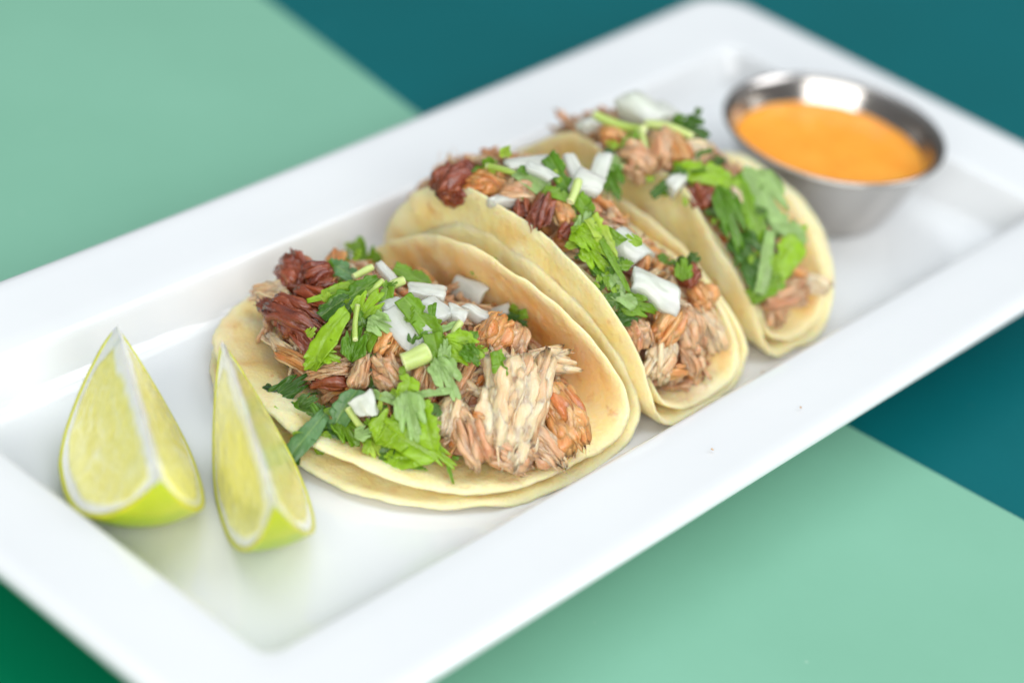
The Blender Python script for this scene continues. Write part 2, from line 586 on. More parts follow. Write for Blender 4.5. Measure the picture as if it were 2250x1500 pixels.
# ---------------------------------------------------------------- steel sauce cup
def sauce_cup(cx, cy):
    z0 = FLOOR + 0.0002
    c = empty("sauce_cup", (cx, cy, z0))
    tag(c, "small round stainless steel cup filled with orange sauce", "sauce cup")
    H, R, rb = 0.0245, 0.0322, 0.0208
    prof = [(0.0001, 0.0012), (rb - 0.004, 0.0012), (rb - 0.0025, 0.0), (rb - 0.001, 0.0), (rb, 0.0014)]
    for i in range(1, 15):
        t = i / 14
        prof.append((rb + (R - 0.0012 - rb) * t ** 0.92, 0.0014 + (H - 0.0024) * t))
    prof += [(R - 0.0006, H - 0.0007), (R, H - 0.0004), (R + 0.0004, H + 0.0001), (R + 0.0003, H + 0.0006), (R - 0.0003, H + 0.0009), (R - 0.0011, H + 0.0006)]
    for i in range(14, -1, -1):
        t = i / 14
        prof.append((rb - 0.0009 + (R - 0.0012 - rb) * t ** 0.92, 0.0024 + (H - 0.0032) * t))
    prof.append((rb - 0.004, 0.0021))
    prof.append((0.0001, 0.0021))
    V, F = lathe(prof, 128)
    o = mesh_obj("bowl", V, F, M_STEEL, c)
    fix_normals(o)
    # sauce filling
    hs = 0.0180
    t = ((hs - 0.0024) / (H - 0.0032))
    rs = rb - 0.0009 + (R - 0.0012 - rb) * t ** 0.92 + 0.0002
    P = [(0.0001, 0.0), (rs * 0.5, 0.00005), (rs * 0.9, 0.0001), (rs * 0.97, 0.0002), (rs, 0.0006)]
    P = [(a, b + hs - 0.0004) for a, b in P]
    P += [(rs - 0.0004, hs - 0.002), (rs * 0.8, 0.0045), (rb * 0.8, 0.0028), (0.0001, 0.0028)]
    V, F = lathe(P, 96)
    V = [(x, y, z + (0.00025 * fbm((x * 160, y * 160, 3)) if z > hs - 0.001 else 0)) for x, y, z in V]
    s = mesh_obj("orange_sauce", V, F, M_SAUCE)
    s.location = (cx, cy, z0)
    fix_normals(s)
    tag(s, "smooth bright orange sauce filling the steel cup", "sauce")
sauce_cup(0.1186, -0.0046)

# ---------------------------------------------------------------- lime wedges
def lime_wedge(label, pos, th, ph, ro, L, R, al, seed):
    A = Vector((math.cos(ph) * math.cos(th), math.cos(ph) * math.sin(th), math.sin(ph)))
    s0 = Vector((0, 0, 1)).cross(A).normalized()
    e0 = A.cross(s0)
    e = (e0 * math.cos(ro) + s0 * math.sin(ro)).normalized()
    sd = A.cross(e)
    root = empty("lime_wedge", pos)
    root.matrix_world = Matrix((A, sd, e)).transposed().to_4x4()
    root.location = pos
    tag(root, label, "lime wedge")
    rnd = random.Random(seed)
    ns = 56
    def prof(s):
        b = math.sqrt(max(0.0, 1 - abs(2 * s - 1) ** 2.15))
        b *= 1 - 0.28 * max(0.0, min(1.0, (s - 0.62) / 0.38)) ** 1.6
        b += 0.035 * math.exp(-((s - 1.0) / 0.03) ** 2) * (1 if s < 1 else 0)
        return b * R
    ss = [0.5 - 0.5 * math.cos(PI * i / ns) for i in range(ns + 1)]
    # skin: outer surface, with thickness, spanning the sector
    na = 26
    V, F, E = [], [], []
    tk = 0.0011
    for layer in (0, 1):
        for i, s in enumerate(ss):
            for k in range(na + 1):
                a = -al + 2 * al * k / na
                r = prof(s) * (1 + 0.008 * fbm((s * 5, a * 2.5, seed))) - layer * tk
                r = max(r, 0.00005)
                V.append(((s - 0.5) * L * (1 if layer == 0 else 0.985), r * math.sin(a), -r * math.cos(a)))
                E.append(max(0.0, 1 - min(k, na - k) / 2.2) * 0.8 + (0.35 if s < 0.06 else 0))
    m_ = na + 1
    tot = (ns + 1) * m_
    for i in range(ns):
        for k in range(na):
            q = (i * m_ + k, i * m_ + k + 1, (i + 1) * m_ + k + 1, (i + 1) * m_ + k)
            F.append(q)
            F.append(tuple(x + tot for x in reversed(q)))
        for k, fl in ((0, 1), (na, -1)):
            q = (i * m_ + k, (i + 1) * m_ + k, (i + 1) * m_ + k + tot, i * m_ + k + tot)
            F.append(q if fl > 0 else tuple(reversed(q)))
    p = mesh_obj("peel", V, F, M_PEEL, root, attrs={'edge': E})
    fix_normals(p)
    # the two cut faces: pulp bounded by pith along the rind and along the core
    for side in (-1, 1):
        nr = 40
        V, F, PU, VE = [], [], [], []
        ca, sa = math.cos(al), math.sin(al)
        d = Vector((0, side * sa, -ca))
        nrm = Vector((0, side * ca, sa))
        for i, s in enumerate(ss):
            for k in range(nr + 1):
                f = k / nr
                rr = max(prof(s) - tk * 0.6, 0.00002)
                # distance (in metres) to the rind and to the core edge
                end = min(s, 1 - s) * L
                dr = min((1 - f) * rr, end * 0.9)
                dc = f * rr
                wob = 0.0005 * fbm((s * 9, f * 4, seed + side * 3))
                pw = 0.0026 + 0.0045 * max(0, (s - 0.80) / 0.2) + wob
                cw = 0.0010 + 0.0022 * abs(fbm((s * 6, 1.3, seed + side))) + 0.0012 * max(0, 1 - s * 6)
                x1 = max(0.0, min(1.0, (dr - pw) / 0.0010))
                x2 = max(0.0, min(1.0, (dc - cw) / 0.0014))
                pulp = min(x1, x2)
                pulp = pulp * pulp * (3 - 2 * pulp)
                # vesicles fan out from the core
                x, y = (s - 0.5) * L, f * rr
                ang = math.atan2(y + 0.004, x * 0.8)
                v1 = noise.noise(Vector((ang * 26, math.hypot(x, y) * 170, seed + side * 7)))
                v2 = noise.noise(Vector((ang * 60, math.hypot(x, y) * 420, seed + 4)))
                h = pulp * (0.0006 + 0.00030 * v1 + 0.00016 * v2) - 0.0002
                h += 0.0007 * (1 - x2) * (1 if 0.1 < s < 0.9 else 0.3)
                pt = d * (f * rr) + nrm * h
                if k == 0: pt = Vector((0, 0, 0.0007 + 0.0004 * fbm((s * 8, 2, seed))))
                V.append((x, pt.y, pt.z))
                PU.append(1 - pulp)
                VE.append(max(0, min(1, 0.5 + 0.6 * v1 + 0.3 * v2)))
        m2 = nr + 1
        for i in range(ns):
            for k in range(nr):
                q = (i * m2 + k, i * m2 + k + 1, (i + 1) * m2 + k + 1, (i + 1) * m2 + k)
                F.append(q if side > 0 else tuple(reversed(q)))
        mesh_obj("cut_face", V, F, M_FLESH, root, attrs={'pulp': PU, 'vesicle': VE})
    return root
lime_wedge("larger lime wedge left of the other, beside the platter's short rim", (-0.1298, 0.011, 0.0392), 1.0315, 0.01, -0.0111, 0.0575, 0.0277, 0.6118, 11)
lime_wedge("narrower lime wedge leaning by the front taco's tortilla edge", (-0.1162, -0.0101, 0.0402), 1.0281, 0.0326, 0.2365, 0.0588, 0.0287, 0.3728, 23)

# ---------------------------------------------------------------- tortillas
def spline(pts, n=160):
    P = [Vector((p[0], p[1], 0)) for p in pts]
    P = [P[0] * 2 - P[1]] + P + [P[-1] * 2 - P[-2]]
    out = []
    seg = len(P) - 3
    per = max(4, n // seg)
    for i in range(seg):
        p0, p1, p2, p3 = P[i:i + 4]
        for j in range(per):
            t = j / per
            out.append(0.5 * ((2 * p1) + (p2 - p0) * t + (2 * p0 - 5 * p1 + 4 * p2 - p3) * t * t + (3 * p1 - p0 - 3 * p2 + p3) * t ** 3))
    out.append(P[-2])
    return [(p.x, p.y) for p in out]

class Profile:
    """cross-section of a folded tortilla in the x-z plane; arc length v runs from the near edge to the far edge"""
    def __init__(self, pts, centre):
        self.p = spline(pts)
        self.s = [0.0]
        for a, b in zip(self.p, self.p[1:]):
            self.s.append(self.s[-1] + math.hypot(b[0] - a[0], b[1] - a[1]))
        self.c = centre
        self.v0, self.v1 = -centre, self.s[-1] - centre
    def at(self, v):
        s = v + self.c
        s_ = max(0.0, min(self.s[-1], s))
        lo, hi = 0, len(self.s) - 1
        while hi - lo > 1:
            md = (lo + hi) // 2
            if self.s[md] <= s_: lo = md
            else: hi = md
        a, b = self.p[lo], self.p[hi]
        t = (s - self.s[lo]) / max(1e-9, self.s[hi] - self.s[lo])
        x, z = a[0] + (b[0] - a[0]) * t, a[1] + (b[1] - a[1]) * t
        a2, b2 = self.p[max(0, lo - 4)], self.p[min(len(self.p) - 1, hi + 4)]
        tx, tz = b2[0] - a2[0], b2[1] - a2[1]
        l = math.hypot(tx, tz)
        return x, z, -tz / l, tx / l

def tortilla(parent, prof, au, expo, seed, y0=0.0, thick=0.0017, wave=0.0014, shape=None, offset=0.0, soak_shade=0.0, soak_shade_c=0.02):
    nphi, nr = 220, 34
    V, F, E, SO = [], [], [], []
    def pt(rho, phi, side):
        cu, sv = math.cos(phi), math.sin(phi)
        ex = expo if not isinstance(expo, tuple) else expo[(0 if cu < 0 else 1) + (0 if sv < 0 else 2)]
        k = (abs(cu) ** ex + abs(sv) ** ex) ** (-1 / ex)
        edge = 1 + 0.018 * fbm((cu * 1.7, sv * 1.7, seed)) + 0.007 * noise.noise(Vector((cu * 14, sv * 14, seed + 5))) + 0.004 * rho * noise.noise(Vector((cu * 42, sv * 42, seed + 6)))
        u = au * k * cu * rho * edge
        av = prof.v1 if sv > 0 else -prof.v0
        v = av * k * sv * rho * edge
        x, z, nx, nz = prof.at(v)
        w = wave * fbm((u * 34, v * 30, seed + 2)) * (0.35 + rho) + 0.00022 * noise.noise(Vector((u * 230, v * 230, seed)))
        dx = dy = dz = 0.0
        if shape: dx, dy, dz = shape(u, v, rho, phi)
        sk = 0.0
        if side > 0 and soak_shade > 0:
            sk = soak_shade * max(math.exp(-((v - soak_shade_c) / 0.027) ** 2), 0.6 * math.exp(-((v + 0.008) / 0.03) ** 2 - (u / 0.04) ** 2)) * (1 - rho ** 6) * (0.75 + 0.5 * noise.noise(Vector((u * 90, v * 90, seed))))
        SO.append(max(0.0, min(1.0, sk)))
        th = thick * (0.5 if rho > 0.995 else 1.0)
        o = offset + w + side * th / 2
        return (x + nx * o + dx, u + y0 + dy, z + nz * o + dz)
    rhos = [min(1.0, (i / nr) ** 0.9) for i in range(1, nr + 1)]
    for side in (1, -1):
        V.append(pt(0.0001, 0.0, side)); E.append(0)
        for rh in rhos:
            for q in range(nphi):
                V.append(pt(rh, 2 * PI * q / nphi, side)); E.append(max(0.0, (rh - 0.93) / 0.07))
    tot = 1 + nr * nphi
    for si in (0, 1):
        b = si * tot
        for q in range(nphi):
            q2 = (q + 1) % nphi
            F.append((b, b + 1 + q, b + 1 + q2) if si == 0 else (b, b + 1 + q2, b + 1 + q))
            for r in range(nr - 1):
                f = (b + 1 + r * nphi + q, b + 1 + (r + 1) * nphi + q, b + 1 + (r + 1) * nphi + q2, b + 1 + r * nphi + q2)
                F.append(f if si == 0 else tuple(reversed(f)))
    # rounded rim
    mid = len(V)
    for q in range(nphi):
        a, c = Vector(V[1 + (nr - 1) * nphi + q]), Vector(V[tot + 1 + (nr - 1) * nphi + q])
        i2 = Vector(V[1 + (nr - 2) * nphi + q])
        outw = (a - i2).normalized()
        V.append(tuple((a + c) / 2 + outw * (thick * 0.35))); E.append(1); SO.append(0)
    for q in range(nphi):
        q2 = (q + 1) % nphi
        t0, t1 = 1 + (nr - 1) * nphi + q, 1 + (nr - 1) * nphi + q2
        b0, b1 = tot + t0, tot + t1
        F.append((t0, mid + q, mid + q2, t1))
        F.append((mid + q, b0, b1, mid + q2))
    o = mesh_obj("tortilla", V, F, M_TORT, parent, attrs={'edge': E, 'soak_shade': SO})
    fix_normals(o)
    return o

def taco(label, loc):
    t = empty("taco", loc)
    tag(t, label, "taco", "tacos in a row on the platter")
    t["_o"] = loc
    return t
TAN20 = math.tan(math.radians(20))
Z0 = FLOOR + 0.0012
# each taco is an Empty on the platter floor; its tortillas are built in world space and parented with the inverse offset
def own(o, root):
    o.matrix_parent_inverse = Matrix.Translation(-root.location)
    return o
t1 = taco("front taco lying open with its pork, cilantro and onion facing the limes", (-0.045, 0.0, FLOOR))
t2 = taco("middle taco standing between the front taco and the far taco", (0.008, 0.0, FLOOR))
t3 = taco("far taco beside the steel sauce cup", (0.052, 0.0, FLOOR))
for t in (t1, t2, t3):
    del t["_o"]

def shear(k, v0, hmax, base=None):
    """upright flaps lean sideways a little along the fold; base adds a taco's own curl or crease"""
    def f(u, v, rho, phi):
        h = max(0.0, (v - v0) if v0 > 0 else (v0 - v))
        d = base(u, v, rho, phi) if base else (0, 0, 0)
        return (d[0], d[1] + k * min(1.2, h / hmax), d[2])
    return f
def both(f, g):
    def h(u, v, rho, phi):
        a, b = f(u, v, rho, phi), g(u, v, rho, phi)
        return (a[0] + b[0], a[1] + b[1], a[2] + b[2])
    return h
def lift1(u, v, rho, phi):
    # far left side of the lower flap curls up a little
    q = max(0.0, -v - 0.018) / 0.05
    return (0, 0, 0.004 * q * q * max(0.0, 0.35 + u / 0.05))
P = Profile([(-0.093, Z0 + 0.0012), (-0.080, Z0 + 0.0002), (-0.06, Z0), (-0.035, Z0), (-0.020, Z0 + 0.0004), (-0.0140, Z0 + 0.0035),
             (-0.0125, Z0 + 0.009), (-0.0132, Z0 + 0.019), (-0.0142, Z0 + 0.0292)], 0.053)
own(tortilla(t1, P, 0.0515, (2.25, 2.25, 2.4, 1.65), 3.1, 0.002, shape=shear(0.006, 0.028, 0.026, lift1)), t1)
P = Profile([(-0.0905, Z0 + 0.0072), (-0.078, Z0 + 0.0045), (-0.06, Z0 + 0.003), (-0.04, Z0 + 0.003), (-0.026, Z0 + 0.0036), (-0.0198, Z0 + 0.0070),
             (-0.0188, Z0 + 0.012), (-0.0215, Z0 + 0.0205), (-0.0255, Z0 + 0.0296)], 0.050)
own(tortilla(t1, P, 0.0505, (2.3, 2.3, 2.7, 1.6), 8.7, 0.003, shape=shear(0.0025, 0.022, 0.024, lift1), wave=0.0014, soak_shade=0.8, soak_shade_c=0.03), t1)

# middle taco
P = Profile([(-0.0158, Z0 + 0.0388), (-0.0140, Z0 + 0.0305), (-0.0122, Z0 + 0.018), (-0.0102, Z0 + 0.0045), (-0.004, Z0 + 0.0002), (0.010, Z0), (0.022, Z0 + 0.0008),
             (0.0285, Z0 + 0.005), (0.0290, Z0 + 0.015), (0.0270, Z0 + 0.0285)], 0.0575)
own(tortilla(t2, P, 0.0515, (3.0, 1.75, 2.2, 1.7), 14.2, 0.0015, shape=both(shear(0.009, -0.018, 0.036), shear(0.0045, 0.024, 0.026))), t2)
P = Profile([(-0.0118, Z0 + 0.0345), (-0.0104, Z0 + 0.0280), (-0.0090, Z0 + 0.017), (-0.0072, Z0 + 0.0060), (-0.002, Z0 + 0.0028), (0.010, Z0 + 0.0024), (0.019, Z0 + 0.0032),
             (0.0242, Z0 + 0.0075), (0.0250, Z0 + 0.016), (0.0236, Z0 + 0.0252)], 0.052)
own(tortilla(t2, P, 0.0500, (2.6, 1.75, 2.2, 1.7), 21.9, 0.000, soak_shade=0.75, shape=both(shear(0.009, -0.016, 0.034), shear(0.0045, 0.022, 0.024))), t2)

# far taco
def kink3(u, v, rho, phi):
    # the near flap has a crease where its edge dips
    q = max(0.0, (-v - 0.010) / 0.036)
    return (0.003 * q * math.exp(-((u + 0.002) / 0.010) ** 2), 0, q * (0.0034 * math.exp(-((u - 0.014) / 0.010) ** 2) - 0.0034 * math.exp(-((u + 0.001) / 0.007) ** 2) + 0.0062 * math.exp(-((u + 0.022) / 0.013) ** 2)))
P = Profile([(0.0338, Z0 + 0.0335), (0.0348, Z0 + 0.0260), (0.0364, Z0 + 0.015), (0.0382, Z0 + 0.0040), (0.043, Z0 + 0.0002), (0.052, Z0), (0.059, Z0 + 0.0012),
             (0.066, Z0 + 0.0075), (0.076, Z0 + 0.0165), (0.084, Z0 + 0.0225)], 0.046)
own(tortilla(t3, P, 0.0505, (2.6, 2.0, 2.2, 1.25), 33.3, 0.002, shape=shear(0.0085, -0.013, 0.033, kink3)), t3)
P = Profile([(0.0368, Z0 + 0.0305), (0.0376, Z0 + 0.0240), (0.0388, Z0 + 0.014), (0.0404, Z0 + 0.0058), (0.045, Z0 + 0.0030), (0.052, Z0 + 0.0026), (0.0585, Z0 + 0.0042),
             (0.065, Z0 + 0.0105), (0.0735, Z0 + 0.0190), (0.080, Z0 + 0.0240)], 0.042)
own(tortilla(t3, P, 0.0490, (2.6, 2.0, 2.2, 1.2), 41.3, 0.002, soak_shade=0.75, shape=shear(0.0085, -0.012, 0.030, kink3)), t3)
# ---------------------------------------------------------------- food pieces
def shred_mesh(L, W, T, seed, n=16, fray=0.25, bend=0.0, lump=0.5, fine=True, bundles=None, fib=1.0):
    """a torn piece of cooked pork along local X: muscle bundles of uneven length packed together, with loose threads"""
    rnd = random.Random(seed)
    V, F, TO = [], [], []
    sv = Vector((seed * 0.37, seed * 0.61, seed * 0.23))
    N3 = noise.noise
    side = rnd.uniform(-0.25, 0.25)
    def bent(p):
        return Vector((p.x, p.y + side * W * (p.x / L) * 0.5, p.z - bend * p.x * p.x / max(L, 1e-6)))
    def bundle(y0, z0, lx, cx, bw, bt, roll, div, tone, sd, nx, na):
        o = sv + Vector((sd * 1.3, sd * 2.1, sd * 0.7))
        b0 = len(V)
        cr, sr = math.cos(roll), math.sin(roll)
        cy, cz = rnd.uniform(-0.15, 0.15) * W, rnd.uniform(-0.05, 0.25) * T
        wy = rnd.uniform(0.3, 1.0)
        if sd == 0: cy = cz = 0.0
        for i in range(nx + 1):
            x = 2 * i / nx - 1
            x = math.copysign(abs(x) ** 0.8, x)
            for k in range(na):
                a = 2 * PI * k / na
                ca, sa = math.cos(a), math.sin(a)
                sg = 3.0 if x > 0 else -3.0
                q = N3(Vector((ca * 2.2, sa * 2.2, sg)) + o)
                q2 = N3(Vector((ca * 5.0, sa * 5.0, sg * 2)) + o)
                ln = lx * 0.5 * (0.86 + (0.34 * q + 0.22 * q2) * (0.5 + fray))
                prof = max(0.0, 1 - abs(x) ** 9) ** 0.5 * (1 - 0.12 * x * x + 0.30 * N3(Vector((x * 1.7, 5.0, 1.0)) + o))
                xx = cx + x * ln
                big = 1 + 0.6 * N3(Vector((xx * 150, ca * 1.3, sa * 1.3)) + o) + 0.5 * lump * N3(Vector((xx * 420, ca * 2.5, sa * 2.5)) + o)
                g1 = N3(Vector((xx * 60, ca * bw * 900, sa * bt * 900)) + o)
                groove = 0.06 - abs(g1) * 0.2 * fib
                r = prof * big * (1 + groove)
                yy, zz = bw * 0.5 * ca * r, bt * 0.5 * sa * r
                wob = 0.0006 * N3(Vector((xx * 160, sd, 2.0)) + sv)
                p = Vector((xx, y0 + yy * cr - zz * sr + div * (xx - cx) * 0.30 + cy * math.sin(wy * x * 1.9) + wob, z0 + yy * sr + zz * cr + cz * (1 - x * x) + wob))
                V.append(bent(p))
                TO.append(max(0, min(1, tone + 0.45 * groove + 0.24 * N3(Vector((xx * 150, ca * 1.5, sa * 1.5)) + o))))
        for i in range(nx):
            for k in range(na):
                k2 = (k + 1) % na
                F.append((b0 + i * na + k, b0 + i * na + k2, b0 + (i + 1) * na + k2, b0 + (i + 1) * na + k))
        F.append(tuple(range(b0 + na - 1, b0 - 1, -1)))
        F.append(tuple(range(b0 + nx * na, b0 + (nx + 1) * na)))
    if bundles is None:
        bundles = max(5, min(22, int(3 + W * T * 260000)))
    for j in range(bundles):
        if j == 0 and bundles > 2:
            bundle(0, -T * 0.06, L * 0.86, 0, W * 0.84, T * 0.84, 0, 0, 0.5, 0, 26, 26)
            continue
        a = rnd.uniform(-0.25 * PI, 1.25 * PI)
        rr = rnd.uniform(0.45, 1.0) if bundles > 2 else 0.0
        lx = L * rnd.uniform(0.5, 1.0)
        bw = W * rnd.uniform(0.18, 0.5) if bundles > 2 else W
        bundle(0.38 * W * rr * math.cos(a), 0.38 * T * rr * math.sin(a), lx, rnd.uniform(-1, 1) * (L - lx) * 0.55,
               bw, bw * rnd.uniform(0.45, 0.85), rnd.uniform(0, PI), rnd.uniform(-1, 1) * fray * 1.4, rnd.gauss(0.56, 0.09), j, 20 if fine else 10, 12 if fine else 9)
    # loose threads lying on the body and sticking out of its ends
    for k in range(n):
        a = PI * rnd.uniform(-0.15, 1.15)
        rr = rnd.uniform(0.8, 1.08)
        y0, z0 = 0.46 * W * rr * math.cos(a), 0.48 * T * rr * math.sin(a)
        ln = L * rnd.uniform(0.25, 0.8)
        c = rnd.uniform(-1, 1) * (L * 1.12 - ln) * 0.5
        r = min(W * rnd.uniform(0.03, 0.08), rnd.uniform(0.00025, 0.0006))
        tone = min(1, max(0, rnd.gauss(0.66, 0.13)))
        spread = rnd.uniform(-1, 1) * fray
        m_ = 11 if fine else 7
        path, rad = [], []
        for i in range(m_):
            t = i / (m_ - 1)
            x = c + (t - 0.5) * ln
            e = min(1.0, abs(2 * x / L))
            fr = e ** 3
            taper = max(0.3, 1 - e ** 3.2 * 0.5)
            y = y0 * taper + spread * W * fr * 0.6 + 0.14 * W * N3(Vector((t * 3.0, k * 1.7, seed)))
            z = z0 * taper + fr * fray * T * 0.7 * N3(Vector((k * 3.1, 2.0, seed))) + 0.10 * T * N3(Vector((t * 3.0, k * 2.3, seed + 9)))
            path.append(bent(Vector((x, y, z))))
            rad.append(r * max(0.10, (1 - abs(2 * t - 1) ** 2.4)))
        sg = 5
        v, f = tube(path, rad, sg, True, rnd.random() * 6, rnd.uniform(0.4, 0.8))
        b = len(V)
        for i, p in enumerate(v):
            V.append(p + noise.noise_vector(p * 500 + sv) * 0.00022)
            TO.append(max(0, min(1, tone + 0.2 * N3(p * 300 + sv))))
        F.extend([tuple(x + b for x in ff) for ff in f])
    return V, F, TO

def pork_piece(name, kind, L, W, T, seed, parent=None, **kw):
    V, F, TO = shred_mesh(L, W, T, seed, **kw)
    return mesh_obj(name, V, F, M_PORK[kind], parent, attrs={'tone': TO})

def leaf_obj(name, L, W, seed, style, curl, fold, color, parent=None):
    """cut cilantro leaf along local X; style 'leaf' lobed and toothed, 'strip' cut straight at both ends, 'half' one toothed side"""
    rnd = random.Random(seed)
    ns, nt_ = (22, 44) if style == 'leaf' else (34, 14)
    V, F, VE = [], [], []
    teeth = rnd.choice([5, 6, 7])
    ph = rnd.random() * 6
    lob = rnd.uniform(0.25, 0.45)
    w0, w1 = rnd.uniform(0.65, 0.95), rnd.uniform(0.55, 0.95)
    tw = rnd.uniform(-0.5, 0.5)
    wav = rnd.uniform(1.0, 2.0)
    cut = rnd.uniform(0.3, 0.7)
    for i in range(ns + 1):
        s = i / ns
        for k in range(nt_ + 1):
            t = -1 + 2 * k / nt_
            sgn = 1 if t >= 0 else -1
            if style == 'leaf':
                w = 1.0
            elif style == 'half':
                w = (w0 + (w1 - w0) * s) * (1 - 0.4 * max(0, (s - 0.85) / 0.15) ** 2)
                if sgn > 0:
                    saw = (s * teeth + 0.2) % 1.0
                    w *= (0.72 + 0.28 * math.sin(PI * s)) * (1 - 0.30 * abs(saw - 0.3))
                    w *= 1 - (lob + 0.15) * math.exp(-((s - cut) / 0.05) ** 2)
            else:
                w = (w0 + (w1 - w0) * s) * (1 + 0.16 * math.sin(6 * s + ph + sgn)) * (0.7 + 0.3 * math.sin(PI * s))
                if sgn > 0: w *= 1 - 0.22 * abs(((s * teeth * 1.2 + 0.1) % 1.0) - 0.35)
            x = (s - 0.5) * L
            if style != 'leaf':
                x += t * W * 0.25 * (0.6 if s > 0.5 else -0.4) * math.cos(ph)
                y = t * w * W * 0.5
            else:
                # fan of three lobes, each with rounded teeth
                an = t * 1.30
                rr = 0.72 + 0.28 * math.cos(an * 1.1)
                for c0, dp in ((0.36, lob + 0.12), (-0.33, lob + 0.05)):
                    rr *= 1 - dp * math.exp(-((t - c0) / 0.075) ** 2)
                rr *= 1 - 0.13 * (1 - abs(math.sin(t * (teeth + 3) * 1.15 + ph)))
                rr *= s ** 0.85
                x = -0.5 * L + L * rr * math.cos(an)
                y = W * 0.62 * rr * math.sin(an)
            # veins: midrib and slanting side veins
            vm = math.exp(-(t / 0.07) ** 2)
            q = abs(((s - 0.42 * abs(t)) * 5.0) % 1.0 - 0.5)
            vs = math.exp(-(q / 0.07) ** 2) * (1 - abs(t)) * 0.8
            vein = max(vm, vs)
            if style == 'leaf':
                vein = max(math.exp(-(((t * 3.2 + 0.5) % 1.0 - 0.5) / 0.09) ** 2) * (1 - s * 0.6), 0.0)
            z = -0.00018 * vein
            z += fold * abs(y) * 0.9 + 0.07 * W * noise.noise(Vector((s * 2.2 + 7, t * 0.8, seed + 11)))
            z += wav * 0.05 * W * noise.noise(Vector((s * 4.0, t * 1.6, seed))) * (0.4 + abs(t))
            z += 0.02 * W * noise.noise(Vector((s * 11, t * 5, seed + 3)))
            # twist and curl along the length
            a = tw * (s - 0.5)
            y, z = y * math.cos(a) - z * math.sin(a), y * math.sin(a) + z * math.cos(a)
            if abs(curl) > 1e-3:
                R = L / curl
                th = x / R
                x, z = (R + z) * math.sin(th) if True else x, (R + z) * math.cos(th) - R
            V.append((x, y, z))
            VE.append(vein)
    m_ = nt_ + 1
    for i in range(ns):
        for k in range(nt_):
            F.append((i * m_ + k, (i + 1) * m_ + k, (i + 1) * m_ + k + 1, i * m_ + k + 1))
    o = mesh_obj(name, V, F, M_LEAF, parent, attrs={'vein': VE})
    o.color = color
    md = o.modifiers.new("thickness", 'SOLIDIFY')
    md.thickness = 0.0002
    md.offset = 0
    return o

def stem_obj(name, L, D, seed, bend, color, parent=None):
    rnd = random.Random(seed)
    n = 12
    outer, r1, inner, r2 = [], [], [], []
    for i in range(n):
        t = i / (n - 1)
        x = (t - 0.5) * L
        z = -bend * x * x / L
        y = 0.03 * L * math.sin(3 * t + seed)
        outer.append((x, y, z)); r1.append(D * 0.5 * (1 + 0.06 * math.sin(5 * t + seed)))
    # solid outer with recessed hollow ends, in one closed skin
    V, F, E = [], [], []
    v, f = tube(outer, r1, 14, False)
    V += v; F += f
    E += [0.75 if i // 14 in (0, n - 1) else 0.06 for i in range(len(v))]
    for end in (0, n - 1):
        base = end * 14
        c = Vector(outer[end])
        inw = (Vector(outer[1 if end == 0 else n - 2]) - c).normalized()
        b0 = len(V)
        for k in range(14):
            V.append(c + (V[base + k] - c) * 0.55); E.append(1.0)
        b1 = len(V)
        for k in range(14):
            V.append(c + (V[base + k] - c) * 0.45 + inw * D * 0.5); E.append(0.5)
        for k in range(14):
            k2 = (k + 1) % 14
            F.append((base + k, base + k2, b0 + k2, b0 + k))
            F.append((b0 + k, b0 + k2, b1 + k2, b1 + k))
        F.append(tuple(range(b1, b1 + 14)))
    o = mesh_obj(name, V, F, M_STEM, parent, attrs={'edge': E})
    fix_normals(o)
    o.color = color
    return o

